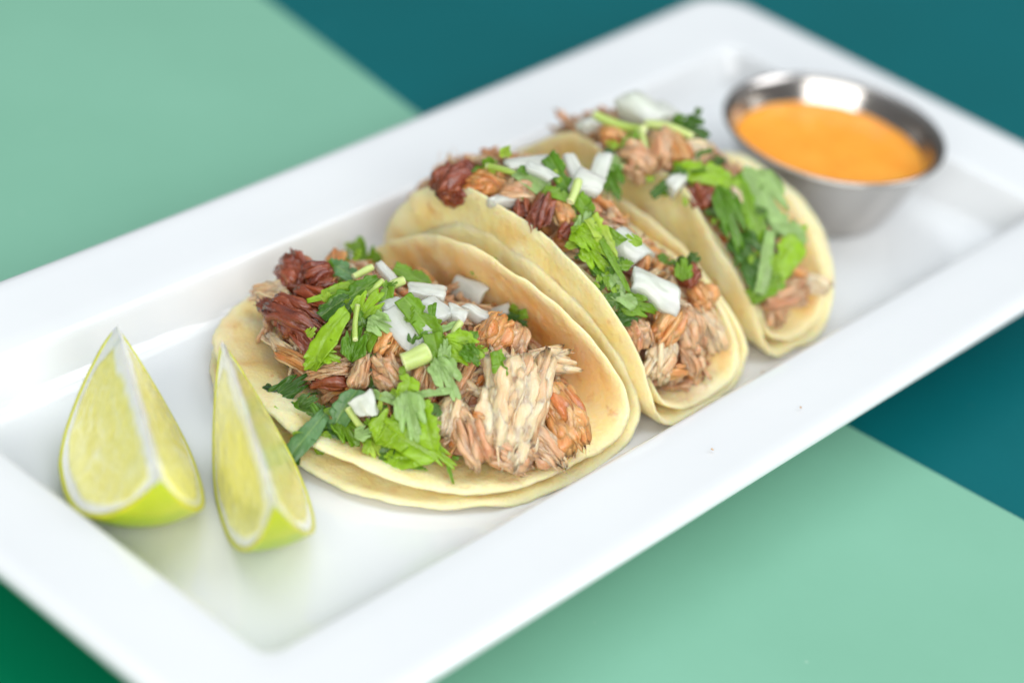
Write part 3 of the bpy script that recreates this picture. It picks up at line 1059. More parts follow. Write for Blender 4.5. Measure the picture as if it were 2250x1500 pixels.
def onion_obj(name, L, W, T, seed, curve, parent=None, corner=0.34):
    """a hand-cut piece of onion: curved slab with slanting cut sides and softly broken edges"""
    rnd = random.Random(seed)
    bm = bmesh.new()
    cs = []
    for sx, sy in ((-1, -1), (1, -1), (1, 1), (-1, 1)):
        cs.append((sx * L * 0.5 * (1 + rnd.uniform(-corner, corner * 0.6)), sy * W * 0.5 * (1 + rnd.uniform(-corner * 1.6, corner * 0.6))))
    n1, n2 = 12, 8
    skx, sky, shx, shy = rnd.uniform(0.8, 1.05), rnd.uniform(0.75, 1.0), rnd.uniform(-0.08, 0.08), rnd.uniform(-0.1, 0.1)
    def P(a, b, top):
        x = (cs[0][0] * (1 - a) + cs[1][0] * a) * (1 - b) + (cs[3][0] * (1 - a) + cs[2][0] * a) * b
        y = (cs[0][1] * (1 - b) + cs[3][1] * b) * (1 - a) + (cs[1][1] * (1 - b) + cs[2][1] * b) * a
        # nibble the outline a little
        e = min(a, 1 - a, b, 1 - b)
        if not top: x = x * skx + L * shx; y = y * sky + W * shy
        x += 0.05 * L * noise.noise(Vector((b * 2.2, seed, 1.0))); y += 0.07 * W * noise.noise(Vector((a * 2.2, seed, 4.0)))
        z = T * (0.5 + 0.22 * noise.noise(Vector((a * 2, b * 2, seed)))) if top else -T * 0.5
        z *= 1.0 - 0.45 * (b - 0.5) - 0.25 * (a - 0.5)
        z += 0.03 * T * math.sin(y / W * 22 + seed) * (1 if top else 0.4)
        z -= curve * (y * y) / max(W, 1e-6) * 2.0 + curve * 0.3 * (x * x) / max(L, 1e-6)
        if e == 0: z -= (T * 0.06 if top else -T * 0.06)
        p = Vector((x, y, z))
        return p + noise.noise_vector(p * 230 + Vector((seed, 0, 0))) * 0.00042
    g = {}
    for top in (0, 1):
        for i in range(n1 + 1):
            for j in range(n2 + 1):
                g[top, i, j] = bm.verts.new(P(i / n1, j / n2, top))
    for i in range(n1):
        for j in range(n2):
            bm.faces.new((g[1, i, j], g[1, i + 1, j], g[1, i + 1, j + 1], g[1, i, j + 1]))
            bm.faces.new((g[0, i, j + 1], g[0, i + 1, j + 1], g[0, i + 1, j], g[0, i, j]))
    loop = [(i, 0) for i in range(n1)] + [(n1, j) for j in range(n2)] + [(i, n2) for i in range(n1, 0, -1)] + [(0, j) for j in range(n2, 0, -1)]
    for a, b in zip(loop, loop[1:] + loop[:1]):
        bm.faces.new((g[0, a[0], a[1]], g[0, b[0], b[1]], g[1, b[0], b[1]], g[1, a[0], a[1]]))
    bmesh.ops.recalc_face_normals(bm, faces=bm.faces)
    me = bpy.data.meshes.new(name)
    bm.to_mesh(me); bm.free()
    me.shade_smooth()
    try:
        me.set_sharp_from_angle(angle=math.radians(42))
    except Exception:
        pass
    me.materials.append(M_ONION)
    o = bpy.data.objects.new(name, me)
    COL.objects.link(o)
    if parent: o.parent = parent
    bv = o.modifiers.new("soft_edges", 'BEVEL')
    bv.width = 0.0005
    bv.segments = 2
    bv.limit_method = 'ANGLE'
    bv.angle_limit = math.radians(40)
    return o

def settle(o, pos, axis, normal):
    mt = basis(axis, normal)
    mt.translation = Vector(pos)
    o.matrix_world = mt
    return o

# ---------------------------------------------------------------- pork heaps inside the tacos: many short shreds as one mass
def heap(name, label, surf, n, seed, kinds, size):
    """surf(a, b) -> point, normal on the filling's surface"""
    rnd = random.Random(seed)
    V, F, TO, MI = [], [], [], []
    # lumpy body that the shreds are bedded in
    na, nb = 70, 50
    for i in range(na + 1):
        for j in range(nb + 1):
            p, nn = surf(i / na, j / nb)
            q = 0.0026 * fbm(p * 130 + Vector((seed, 0, 0))) + 0.0012 * noise.noise(p * 420)
            V.append(p + nn * (q - 0.0032)); TO.append(max(0, min(1, 0.35 + 0.4 * noise.noise(p * 300))))
    for i in range(na):
        for j in range(nb):
            F.append((i * (nb + 1) + j, (i + 1) * (nb + 1) + j, (i + 1) * (nb + 1) + j + 1, i * (nb + 1) + j + 1)); MI.append(0)
    for k in range(n):
        p, nn = surf(rnd.random(), rnd.random())
        L = size * rnd.uniform(0.5, 1.35)
        W = rnd.uniform(0.0011, 0.0026)
        v, f, to = shred_mesh(L, W, W * rnd.uniform(0.5, 0.9), seed * 131 + k, n=2, fray=0.5, bend=rnd.uniform(-0.4, 0.6), fine=False, bundles=rnd.choice([1, 2]))
        ax = Vector((rnd.gauss(0, 1), rnd.gauss(0, 1), rnd.gauss(0, 0.6)))
        nm = (nn + Vector((rnd.gauss(0, .3), rnd.gauss(0, .3), rnd.gauss(0, .3)))).normalized()
        mt = basis(ax, nm)
        mt.translation = p - nn * rnd.uniform(0.0006, 0.0028)
        b = len(V)
        V += [mt @ x for x in v]; TO += to
        mi = rnd.choices(range(len(kinds)), [w for _, w in kinds])[0]
        for ff in f:
            F.append(tuple(x + b for x in ff)); MI.append(mi)
    o = mesh_obj(name, V, F, [M_PORK[k] for k, _ in kinds], attrs={'tone': TO})
    o.data.polygons.foreach_set('material_index', MI)
    tag(o, label, "shredded pork", kind="stuff")
    return o

def surf1(a, b):
    # front taco: a low mound on the lower flap
    def H(x, y):
        q = 1 - ((x + 0.046) / 0.032) ** 2 - ((y - 0.002) / 0.0475) ** 2
        return Z0 + 0.0045 + 0.0165 * math.sqrt(max(0.0, q))
    r = math.sqrt(a) * 0.985
    t = 2 * PI * b
    x, y = -0.046 + 0.032 * r * math.cos(t), 0.002 + 0.0475 * r * math.sin(t)
    e = 0.0006
    nn = Vector((-(H(x + e, y) - H(x - e, y)) / (2 * e), -(H(x, y + e) - H(x, y - e)) / (2 * e), 1)).normalized()
    return Vector((x, y, H(x, y))), nn

def slab_surf(xa, xb, tl, Hh, yh, yc, ta, tb, ys):
    """filling packed between two leaning flaps: the curved upper face of a half disc"""
    def p(a, b):
        th = PI * (0.0 + 1.0 * a)
        h = Hh * math.sin(th)
        y = yc + yh * math.cos(th) + ys * h / Hh
        x0 = xa - math.tan(ta) * h
        x1 = xb - math.tan(tb) * h
        bulge = 0.004 * math.sin(PI * b)
        x = x0 + (x1 - x0) * b
        return Vector((x, y + bulge * math.cos(th), Z0 + 0.0035 + h + bulge * math.sin(th)))
    def s(a, b):
        q = p(a, b)
        e = 1e-3
        u = p(min(1, a + e), b) - p(max(0, a - e), b)
        v = p(a, min(1, b + e)) - p(a, max(0, b - e))
        n = u.cross(v)
        if n.length < 1e-12: n = Vector((0, 0, 1))
        n.normalize()
        c = q - Vector(((xa + xb) / 2, yc, Z0))
        if n.dot(c) < 0: n = -n
        return q, n
    return s
D20 = math.radians(20)
surf2 = slab_surf(-0.0040, 0.0185, 0, 0.0325, 0.0445, 0.0025, math.radians(7), math.radians(3), 0.006)
surf3 = slab_surf(0.0430, 0.0570, 0, 0.0330, 0.0400, 0.001, math.radians(8), math.radians(-10), 0.006)
heap("pork_filling", "shredded pork heaped in the front taco under the onion and cilantro", surf1, 560, 5,
     [('tan', 6), ('pale', 3), ('roast', 2), ('dark', 0.5)], 0.0105)
heap("pork_filling", "shredded pork packed between the two flaps of the middle taco", surf2, 480, 6,
     [('tan', 5), ('pale', 3), ('roast', 3), ('dark', 0.4), ('red', 0.15)], 0.0110)
heap("pork_filling", "shredded pork packed in the far taco next to the sauce cup", surf3, 420, 7,
     [('tan', 6), ('pale', 3), ('roast', 2)], 0.0110)

GREENS = [srgb(50, 88, 46), srgb(70, 118, 30), srgb(98, 148, 24), srgb(128, 172, 34), srgb(160, 200, 36), srgb(190, 214, 80), srgb(170, 202, 128), srgb(110, 156, 98)]

# name, kind, label, group, position, axis, normal, length, width, extra
ITEMS = [
    ('pork_chunk', 'pale', 'large pale fibrous pork piece at the front of the front taco', 'pork pieces on the front taco', (-0.05203, -0.03364, 0.02897), (0.669, 0.531, 0.52), (-0.319, -0.426, 0.846), 0.03194, 0.01370, {'n': 34, 'fray': 0.3, 'bend': 0.2, 't': 0.55}),
    ('pork_chunk', 'pale', 'pale pork piece beside the large one with fibres hanging down to the right', 'pork pieces on the front taco', (-0.04628, -0.03596, 0.02982), (0.779, 0.454, 0.432), (-0.217, -0.451, 0.866), 0.03005, 0.00773, {'n': 20, 'fray': 0.4, 't': 0.6}),
    ('pork_chunk', 'pale', 'pale frayed pork piece whose torn end points at the folded tortilla', 'pork pieces on the front taco', (-0.03513, -0.02829, 0.03182), (0.979, -0.196, -0.061), (-0.023, -0.403, 0.915), 0.02083, 0.00743, {'n': 22, 'fray': 0.45, 't': 0.6}),
    ('pork_chunk', 'roast', 'orange brown roasted pork piece at the right end of the front taco', 'pork pieces on the front taco', (-0.04014, -0.04109, 0.0254), (-0.041, -0.789, -0.613), (-0.092, -0.608, 0.789), 0.01977, 0.01157, {'n': 24, 'fray': 0.25, 't': 0.6}),
    ('pork_chunk', 'pale', 'thin pale pork shred below the orange brown roasted piece', 'pork pieces on the front taco', (-0.04738, -0.04488, 0.02142), (0.212, -0.646, -0.734), (-0.265, -0.761, 0.593), 0.01352, 0.00428, {'n': 12, 'fray': 0.5, 't': 0.7}),
    ('pork_chunk', 'tan', 'pinkish pork shreds lying under the large pale piece', 'pork pieces on the front taco', (-0.0511, -0.04284, 0.02257), (0.436, -0.747, -0.501), (-0.353, -0.654, 0.669), 0.01665, 0.00682, {'n': 18, 'fray': 0.4, 't': 0.5}),
    ('pork_chunk', 'pale', 'upright pale pork piece right of the bright green cilantro leaf', 'pork pieces on the front taco', (-0.0652, -0.02602, 0.02804), (0.698, 0.353, 0.623), (-0.507, -0.371, 0.778), 0.01227, 0.00561, {'n': 14, 'fray': 0.3, 't': 0.7}),
    ('pork_chunk', 'tan', 'glossy pinkish pork piece left of the large pale piece', 'pork pieces on the front taco', (-0.06493, -0.03297, 0.02497), (-0.058, -0.804, -0.592), (-0.56, -0.465, 0.686), 0.01616, 0.00715, {'n': 18, 'fray': 0.3, 't': 0.7}),
    ('pork_chunk', 'tan', 'pork piece resting on the tortilla at the lowest edge of the filling', 'pork pieces on the front taco', (-0.0586, -0.041, 0.02153), (0.603, -0.744, -0.289), (-0.523, -0.642, 0.561), 0.01429, 0.00647, {'n': 16, 'fray': 0.3, 't': 0.6}),
    ('pork_chunk', 'roast', 'small golden pork shred in the gap left of the large pale piece', 'pork pieces on the front taco', (-0.06005, -0.03249, 0.02877), (0.434, -0.873, -0.222), (-0.427, -0.416, 0.803), 0.00712, 0.00391, {'n': 10, 'fray': 0.4, 't': 0.6}),
    ('pork_chunk', 'roast', 'orange brown pork piece with a crisp red tip near the fold', 'pork pieces on the front taco', (-0.03923, -0.01529, 0.03418), (0.942, 0.251, 0.22), (-0.143, -0.293, 0.945), 0.01579, 0.00878, {'n': 22, 'fray': 0.2, 't': 0.7}),
    ('pork_chunk', 'tan', 'pinkish pork piece tucked against the upright tortilla', 'pork pieces on the front taco', (-0.03309, -0.01751, 0.03128), (0.792, 0.555, 0.254), (-0.074, -0.326, 0.943), 0.01200, 0.00633, {'n': 16, 'fray': 0.2, 't': 0.8}),
    ('pork_chunk', 'roast', 'small golden brown pork piece above the cut cilantro stem', 'pork pieces on the front taco', (-0.06201, -0.00335, 0.03391), (0.838, 0.299, 0.458), (-0.406, -0.221, 0.887), 0.00975, 0.00738, {'n': 18, 'fray': 0.35, 't': 0.9}),
    ('pork_chunk', 'tan', 'fibrous pork piece in the middle above the dark gap', 'pork pieces on the front taco', (-0.06796, -0.00758, 0.03053), (-0.324, -0.833, -0.448), (-0.507, -0.247, 0.826), 0.01182, 0.00765, {'n': 20, 'fray': 0.3, 't': 0.7}),
    ('pork_chunk', 'tan', 'narrow upright pork shred left of the middle pork piece', 'pork pieces on the front taco', (-0.07032, -0.00268, 0.02967), (0.663, 0.472, 0.581), (-0.55, -0.22, 0.806), 0.01157, 0.00508, {'n': 14, 'fray': 0.35, 't': 0.8}),
    ('pork_chunk', 'tan', 'smooth glossy pork piece below the cut cilantro stem', 'pork pieces on the front taco', (-0.0636, -0.01555, 0.03218), (0.679, 0.518, 0.52), (-0.436, -0.285, 0.854), 0.01307, 0.00544, {'n': 14, 'fray': 0.15, 't': 0.8}),
    ('pork_chunk', 'tan', 'pork shreds right of the folded pale cilantro leaf', 'pork pieces on the front taco', (-0.05494, -0.01939, 0.03202), (0.794, 0.407, 0.452), (-0.345, -0.31, 0.886), 0.01355, 0.00655, {'n': 18, 'fray': 0.3, 't': 0.7}),
    ('pork_chunk', 'dark', 'blackened pork bit on the shaded tortilla in the middle', 'pork pieces on the front taco', (-0.07487, 0.0037, 0.02487), (0.407, -0.896, 0.18), (-0.708, -0.184, 0.682), 0.01162, 0.00446, {'n': 14, 'fray': 0.3, 't': 0.6}),
    ('pork_chunk', 'tan', 'brown pork shred above the blackened bit', 'pork pieces on the front taco', (-0.0742, 0.00547, 0.02707), (0.576, -0.741, 0.344), (-0.656, -0.169, 0.735), 0.01356, 0.00418, {'n': 12, 'fray': 0.3, 't': 0.7}),
    ('pork_chunk', 'dark', 'large dark brown crisp pork piece on the left side of the front taco', 'pork pieces on the front taco', (-0.06793, 0.02347, 0.02946), (0.104, -0.994, 0.015), (-0.552, -0.045, 0.832), 0.01950, 0.00868, {'n': 30, 'fray': 0.35, 't': 0.7}),
    ('pork_chunk', 'dark', 'dark brown crisp pork shred with a pointed end at the far left', 'pork pieces on the front taco', (-0.06703, 0.03119, 0.02622), (-0.051, -0.999, 0.019), (-0.622, 0.047, 0.782), 0.01572, 0.00458, {'n': 16, 'fray': 0.5, 't': 0.7}),
    ('pork_chunk', 'dark', 'dark brown pork hanging below the crisp piece', 'pork pieces on the front taco', (-0.07073, 0.01672, 0.02733), (-0.183, -0.947, -0.263), (-0.613, -0.099, 0.783), 0.01402, 0.00533, {'n': 18, 'fray': 0.4, 't': 0.7}),
    ('pork_chunk', 'red', 'glossy dark red round pork lump at the back of the front taco', 'pork pieces on the front taco', (-0.05398, 0.03813, 0.02941), (-0.316, -0.949, 0.018), (-0.349, 0.134, 0.927), 0.01396, 0.00881, {'n': 24, 'fray': 0.1, 't': 0.9, 'lump': 1.1}),
    ('pork_chunk', 'red', 'bright red glazed pork bit right of the round lump', 'pork pieces on the front taco', (-0.05458, 0.0294, 0.03292), (0.864, -0.409, 0.293), (-0.326, -0.012, 0.945), 0.00877, 0.00710, {'n': 18, 'fray': 0.2, 't': 0.8, 'lump': 1.0}),
    ('pork_chunk', 'red', 'red pork strip between the round lump and the crisp piece', 'pork pieces on the front taco', (-0.06136, 0.02426, 0.0325), (0.167, -0.986, 0.017), (-0.422, -0.056, 0.905), 0.01399, 0.00503, {'n': 16, 'fray': 0.3, 't': 0.7}),
    ('pork_chunk', 'roast', 'pinkish orange pork bit standing at the very back', 'pork pieces on the front taco', (-0.04166, 0.03629, 0.02943), (0.86, 0.507, 0.06), (-0.126, 0.096, 0.987), 0.01192, 0.00523, {'n': 14, 'fray': 0.3, 't': 0.8}),
    ('pork_chunk', 'pale', 'curled pale pork shred lying on the tortilla at the left', 'pork pieces on the front taco', (-0.07299, 0.02352, 0.02337), (-0.124, -0.978, -0.167), (-0.769, -0.011, 0.639), 0.01452, 0.00337, {'n': 10, 'fray': 0.5, 't': 0.7, 'bend': 0.6}),
    ('pork_chunk', 'roast', 'brown pork shred below the curled pale one', 'pork pieces on the front taco', (-0.07473, 0.01718, 0.0236), (0.09, -0.996, -0.004), (-0.77, -0.073, 0.634), 0.01279, 0.00377, {'n': 10, 'fray': 0.4, 't': 0.7}),
    ('pork_chunk', 'pale', 'pale piece of pork fat behind the crisp dark piece', 'pork pieces on the front taco', (-0.06054, 0.03903, 0.02556), (0.469, -0.757, 0.455), (-0.547, 0.156, 0.823), 0.01124, 0.00626, {'n': 12, 'fray': 0.1, 't': 0.7}),
    ('pork_chunk', 'tan', 'thin pork shreds at the back left edge of the tortilla', 'pork pieces on the front taco', (-0.06018, 0.04268, 0.02207), (-0.02, -0.928, 0.372), (-0.654, 0.294, 0.697), 0.01224, 0.00288, {'n': 10, 'fray': 0.5, 't': 0.7}),
    ('onion_piece', 'dice', 'upper white onion piece in front of the shaded onion by the fold', 'diced onion on the front taco', (-0.04499, 0.0023, 0.03919), (0.658, -0.753, -0.017), (-0.109, -0.118, 0.987), 0.01044, 0.00666, {'t': 0.0032, 'curve': 0.15}),
    ('onion_piece', 'dice', 'shaded onion piece leaning against the folded tortilla', 'diced onion on the front taco', (-0.02527, 0.00544, 0.03064), (0.018, -1, 0.019), (-0.908, -0.009, 0.42), 0.01115, 0.00735, {'t': 0.003}),
    ('onion_piece', 'dice', 'largest white onion piece under the cilantro leaf', 'diced onion on the front taco', (-0.05845, -0.00381, 0.03907), (-0.077, -0.936, -0.342), (-0.518, -0.256, 0.816), 0.01333, 0.01040, {'t': 0.003, 'curve': 0.1}),
    ('onion_piece', 'dice', 'white onion piece under the tip of the large cilantro leaf', 'diced onion on the front taco', (-0.04919, -0.00471, 0.03984), (0.149, -0.971, -0.186), (-0.207, -0.214, 0.955), 0.00733, 0.00627, {'t': 0.0028}),
    ('onion_piece', 'dice', 'small white onion piece right of the large cilantro leaf', 'diced onion on the front taco', (-0.04491, -0.00772, 0.03873), (0.481, -0.867, -0.129), (-0.166, -0.234, 0.958), 0.00563, 0.00503, {'t': 0.003}),
    ('onion_piece', 'dice', 'onion sliver between the small white piece and the crisp pork', 'diced onion on the front taco', (-0.03901, -0.00846, 0.03705), (0.414, -0.891, -0.185), (-0.1, -0.247, 0.964), 0.00635, 0.00435, {'t': 0.0026}),
    ('onion_piece', 'dice', 'long shaded onion sliver close to the fold of the tortilla', 'diced onion on the front taco', (-0.02428, -0.0048, 0.02988), (0.501, -0.758, 0.417), (-0.779, -0.185, 0.6), 0.00790, 0.00281, {'t': 0.0024}),
    ('onion_piece', 'dice', 'pale onion strip behind the whitish green stem cut', 'diced onion on the front taco', (-0.04455, 0.01639, 0.03792), (-0.233, -0.965, -0.12), (-0.13, -0.091, 0.987), 0.01023, 0.00311, {'t': 0.0022}),
    ('onion_piece', 'dice', 'white triangular onion piece over the cilantro at the lower edge', 'diced onion on the front taco', (-0.07924, -0.01176, 0.02879), (-0.115, -0.872, -0.476), (-0.706, -0.265, 0.656), 0.00785, 0.00608, {'t': 0.0034, 'corner': 0.5, 'curve': 0.1}),
    ('onion_piece', 'dice', 'greenish white onion piece behind the large one', 'diced onion on the front taco', (-0.05488, 0.00467, 0.03831), (0.916, -0.337, 0.218), (-0.288, -0.173, 0.942), 0.00653, 0.00521, {'t': 0.0026}),
    ('cilantro_leaf', 'leaf', 'olive green leaf with a brown tip at the back of the front taco', 'chopped cilantro on the front taco', (-0.02607, 0.04138, 0.02132), (0.277, 0.63, 0.726), (-0.732, -0.351, 0.584), 0.01217, 0.00973, {'g': 3, 'curl': 0.3}),
    ('cilantro_leaf', 'half', 'grey green leaf left of the olive one', 'chopped cilantro on the front taco', (-0.04897, 0.02725, 0.03464), (0.343, -0.931, -0.127), (-0.432, -0.277, 0.858), 0.00711, 0.00554, {'g': 7, 'curl': 0.4}),
    ('cilantro_stalk', 'stem', 'pale green cut stem piece lying at the back of the cilantro', 'cut cilantro stalks on the front taco', (-0.05001, 0.01949, 0.03848), (0.969, -0.17, 0.18), (-0.193, -0.065, 0.979), 0.00659, 0.00274, {'g': 5, 'bend': 0.05}),
    ('cilantro_stalk', 'stem', 'whitish green cut stem beside the upper onion pieces', 'cut cilantro stalks on the front taco', (-0.04866, 0.00919, 0.04011), (0.947, -0.291, 0.135), (-0.18, -0.136, 0.974), 0.00443, 0.00355, {'g': 6, 'bend': 0.0}),
    ('cilantro_leaf', 'strip', 'yellow green cut strip at the left of the cilantro heap', 'chopped cilantro on the front taco', (-0.058, 0.01947, 0.03686), (0.799, -0.537, 0.27), (-0.479, -0.299, 0.825), 0.00862, 0.00268, {'g': 4, 'curl': 0.5}),
    ('cilantro_leaf', 'strip', 'second yellow green strip pointing left above the crisp pork', 'chopped cilantro on the front taco', (-0.06105, 0.01987, 0.03569), (0.782, -0.554, 0.285), (-0.505, -0.295, 0.811), 0.01015, 0.00217, {'g': 4, 'curl': 0.4}),
    ('cilantro_leaf', 'half', 'broad dark green leaf in the middle of the cilantro heap', 'chopped cilantro on the front taco', (-0.05853, 0.01429, 0.03772), (0.878, -0.21, 0.43), (-0.477, -0.315, 0.82), 0.01495, 0.00658, {'g': 2, 'curl': 0.5, 'fold': 0.25}),
    ('cilantro_leaf', 'half', 'dark spotted leaf end above the long light green strip', 'chopped cilantro on the front taco', (-0.06363, 0.01519, 0.03603), (0.856, -0.222, 0.467), (-0.516, -0.308, 0.8), 0.00793, 0.00420, {'g': 1, 'curl': 0.5}),
    ('cilantro_leaf', 'leaf', 'bright toothed leaf right of the broad dark one', 'chopped cilantro on the front taco', (-0.05963, 0.00757, 0.03914), (0.853, 0.055, 0.519), (-0.475, -0.331, 0.816), 0.00936, 0.00639, {'g': 4, 'curl': 0.6}),
    ('cilantro_leaf', 'half', 'green leaf bit touching the whitish stem cut', 'chopped cilantro on the front taco', (-0.05415, 0.00744, 0.03945), (0.656, 0.509, 0.557), (-0.444, -0.336, 0.831), 0.00761, 0.00406, {'g': 3, 'curl': 0.7}),
    ('cilantro_stalk', 'stem', 'yellow green stem bit above the bright toothed leaf', 'cut cilantro stalks on the front taco', (-0.05491, 0.01089, 0.04028), (0.963, 0.059, 0.264), (-0.255, -0.126, 0.959), 0.00707, 0.00221, {'g': 4, 'bend': 0.1}),
    ('cilantro_leaf', 'strip', 'long light green strip hanging over the crisp pork', 'chopped cilantro on the front taco', (-0.07338, 0.00798, 0.03463), (0.697, 0.054, 0.715), (-0.702, -0.15, 0.696), 0.01662, 0.00641, {'g': 4, 'curl': 1.3, 'fold': 0.05}),
    ('cilantro_leaf', 'leaf', 'small leaf tip below the long light green strip', 'chopped cilantro on the front taco', (-0.07638, 0.00824, 0.02935), (-0.754, 0.243, -0.61), (-0.656, -0.309, 0.688), 0.00660, 0.00453, {'g': 4, 'curl': 0.8}),
    ('cilantro_leaf', 'leaf', 'yellow green crumpled leaf right of the strip tip', 'chopped cilantro on the front taco', (-0.07435, 0.00556, 0.03108), (0.405, -0.912, -0.062), (-0.616, -0.322, 0.719), 0.00608, 0.00381, {'g': 4, 'curl': 0.9}),
    ('cilantro_stalk', 'stem', 'upright green stem left of the onion heap', 'cut cilantro stalks on the front taco', (-0.06651, 0.005, 0.03799), (0.635, 0.658, 0.404), (-0.408, -0.159, 0.899), 0.01105, 0.00200, {'g': 4, 'bend': 0.1}),
    ('cilantro_leaf', 'leaf', 'curled green leaf at the lower end of the upright stem', 'chopped cilantro on the front taco', (-0.06919, 0.00233, 0.035), (0.608, 0.469, 0.641), (-0.548, -0.337, 0.766), 0.00917, 0.00552, {'g': 2, 'curl': 1.0, 'fold': 0.3}),
    ('cilantro_leaf', 'half', 'green leaf between the stem and the onion', 'chopped cilantro on the front taco', (-0.06562, 0.00071, 0.03643), (0.781, 0.183, 0.597), (-0.519, -0.343, 0.783), 0.00708, 0.00379, {'g': 3, 'curl': 0.9, 'fold': 0.3}),
    ('cilantro_leaf', 'leaf', 'grey green toothed leaf just left of the largest onion piece', 'chopped cilantro on the front taco', (-0.06364, -0.00049, 0.03894), (0.311, -0.927, -0.209), (-0.494, -0.346, 0.798), 0.00722, 0.00511, {'g': 6, 'curl': 0.7}),
    ('cilantro_leaf', 'leaf', 'dark leaf under the lower tip of the largest onion piece', 'chopped cilantro on the front taco', (-0.06239, -0.00333, 0.03643), (0.097, -0.929, -0.357), (-0.501, -0.356, 0.789), 0.00703, 0.00409, {'g': 1, 'curl': 0.6}),
    ('cilantro_leaf', 'half', 'large smooth pointed cilantro leaf lying over the onion heap', 'chopped cilantro on the front taco', (-0.05633, -0.00627, 0.04142), (-0.045, -0.924, -0.38), (-0.415, -0.329, 0.848), 0.01314, 0.00655, {'g': 3, 'curl': 0.35, 'fold': 0.05}),
    ('cilantro_leaf', 'half', 'pale folded leaf edge right below the large pointed leaf', 'chopped cilantro on the front taco', (-0.05474, -0.01107, 0.03987), (0.875, -0.379, 0.301), (-0.442, -0.375, 0.815), 0.01019, 0.00231, {'g': 6, 'curl': 0.5}),
    ('cilantro_leaf', 'leaf', 'dark leaf cluster below the large pointed leaf', 'chopped cilantro on the front taco', (-0.05823, -0.01174, 0.03771), (0.879, -0.117, 0.463), (-0.471, -0.375, 0.799), 0.00795, 0.00606, {'g': 2, 'curl': 0.9}),
    ('cilantro_stalk', 'stem', 'pale stem cut standing in the cilantro right of the onion', 'cut cilantro stalks on the front taco', (-0.05193, -0.01406, 0.04039), (0.881, 0.359, 0.309), (-0.226, -0.254, 0.94), 0.00579, 0.00290, {'g': 5, 'bend': 0}),
    ('cilantro_leaf', 'leaf', 'bright yellow green leaf left of the orange brown pork', 'chopped cilantro on the front taco', (-0.05511, -0.01953, 0.03907), (0.384, -0.895, -0.226), (-0.443, -0.393, 0.806), 0.01017, 0.00774, {'g': 4, 'curl': 0.6, 'fold': 0.2}),
    ('cilantro_leaf', 'leaf', 'dark curled leaf under the bright yellow green one', 'chopped cilantro on the front taco', (-0.05582, -0.02269, 0.03931), (0.044, -0.904, -0.426), (-0.443, -0.4, 0.803), 0.00560, 0.00390, {'g': 2, 'curl': 1.2, 'fold': 0.4}),
    ('cilantro_leaf', 'half', 'green leaf hanging straight down beside the cut stem', 'chopped cilantro on the front taco', (-0.06027, -0.01629, 0.03754), (-0.397, -0.708, -0.585), (-0.479, -0.383, 0.789), 0.01147, 0.00486, {'g': 3, 'curl': 0.6, 'fold': 0.2}),
    ('cilantro_leaf', 'leaf', 'small pale leaf tip on the hanging green leaf', 'chopped cilantro on the front taco', (-0.0592, -0.01734, 0.03954), (0.597, 0.531, 0.601), (-0.463, -0.384, 0.799), 0.00581, 0.00264, {'g': 6, 'curl': 0.5}),
    ('cilantro_stalk', 'stem', 'thick pale green cut stem piece in the centre of the front taco', 'cut cilantro stalks on the front taco', (-0.06431, -0.01276, 0.03684), (0.884, -0.368, 0.287), (-0.393, -0.253, 0.884), 0.00715, 0.00745, {'g': 5, 'bend': 0.1}),
    ('cilantro_leaf', 'leaf', 'grey green folded leaf right of the thick stem piece', 'chopped cilantro on the front taco', (-0.06309, -0.0223, 0.03556), (-0.126, -0.844, -0.521), (-0.501, -0.398, 0.768), 0.01114, 0.00619, {'g': 6, 'curl': 0.5, 'fold': 0.35}),
    ('cilantro_leaf', 'half', 'pale strip at the foot of the grey green folded leaf', 'chopped cilantro on the front taco', (-0.06776, -0.02232, 0.03363), (0.751, -0.626, 0.209), (-0.54, -0.4, 0.741), 0.00866, 0.00200, {'g': 6, 'curl': 0.5}),
    ('cilantro_leaf', 'half', 'small toothed leaf lying on the large pale pork piece', 'chopped cilantro on the front taco', (-0.05099, -0.02767, 0.03786), (-0.407, -0.706, -0.579), (-0.416, -0.421, 0.806), 0.00623, 0.00359, {'g': 3, 'curl': 0.3}),
    ('cilantro_leaf', 'leaf', 'small dark leaf in the shade near the fold', 'chopped cilantro on the front taco', (-0.02388, -0.00953, 0.02928), (0.408, -0.912, 0.032), (-0.746, -0.313, 0.587), 0.00702, 0.00344, {'g': 1, 'curl': 0.6}),
    ('cilantro_leaf', 'half', 'green leaf behind the onion near the fold at the back', 'chopped cilantro on the front taco', (-0.03679, 0.01475, 0.03489), (0.356, -0.912, -0.205), (-0.351, -0.334, 0.875), 0.00933, 0.00388, {'g': 3, 'curl': 0.4}),
    ('cilantro_leaf', 'strip', 'tiny green fleck on the tortilla edge', 'chopped cilantro on the front taco', (-0.0205, 0.00209, 0.03747), (0.473, -0.84, 0.266), (-0.839, -0.337, 0.428), 0.00213, 0.00069, {'g': 2, 'curl': 0.2}),
    ('cilantro_leaf', 'leaf', 'narrow dark grey green leaf beside the narrow lime wedge', 'chopped cilantro on the front taco', (-0.07994, 0.01136, 0.02102), (0.916, -0.176, 0.361), (-0.401, -0.374, 0.836), 0.01477, 0.00456, {'g': 1, 'curl': 0.6, 'fold': 0.3}),
    ('cilantro_leaf', 'leaf', 'blackish green leaf tip behind the narrow lime wedge', 'chopped cilantro on the front taco', (-0.08488, 0.01359, 0.01943), (0.353, -0.904, -0.24), (-0.396, -0.377, 0.838), 0.00557, 0.00408, {'g': 0, 'curl': 0.8}),
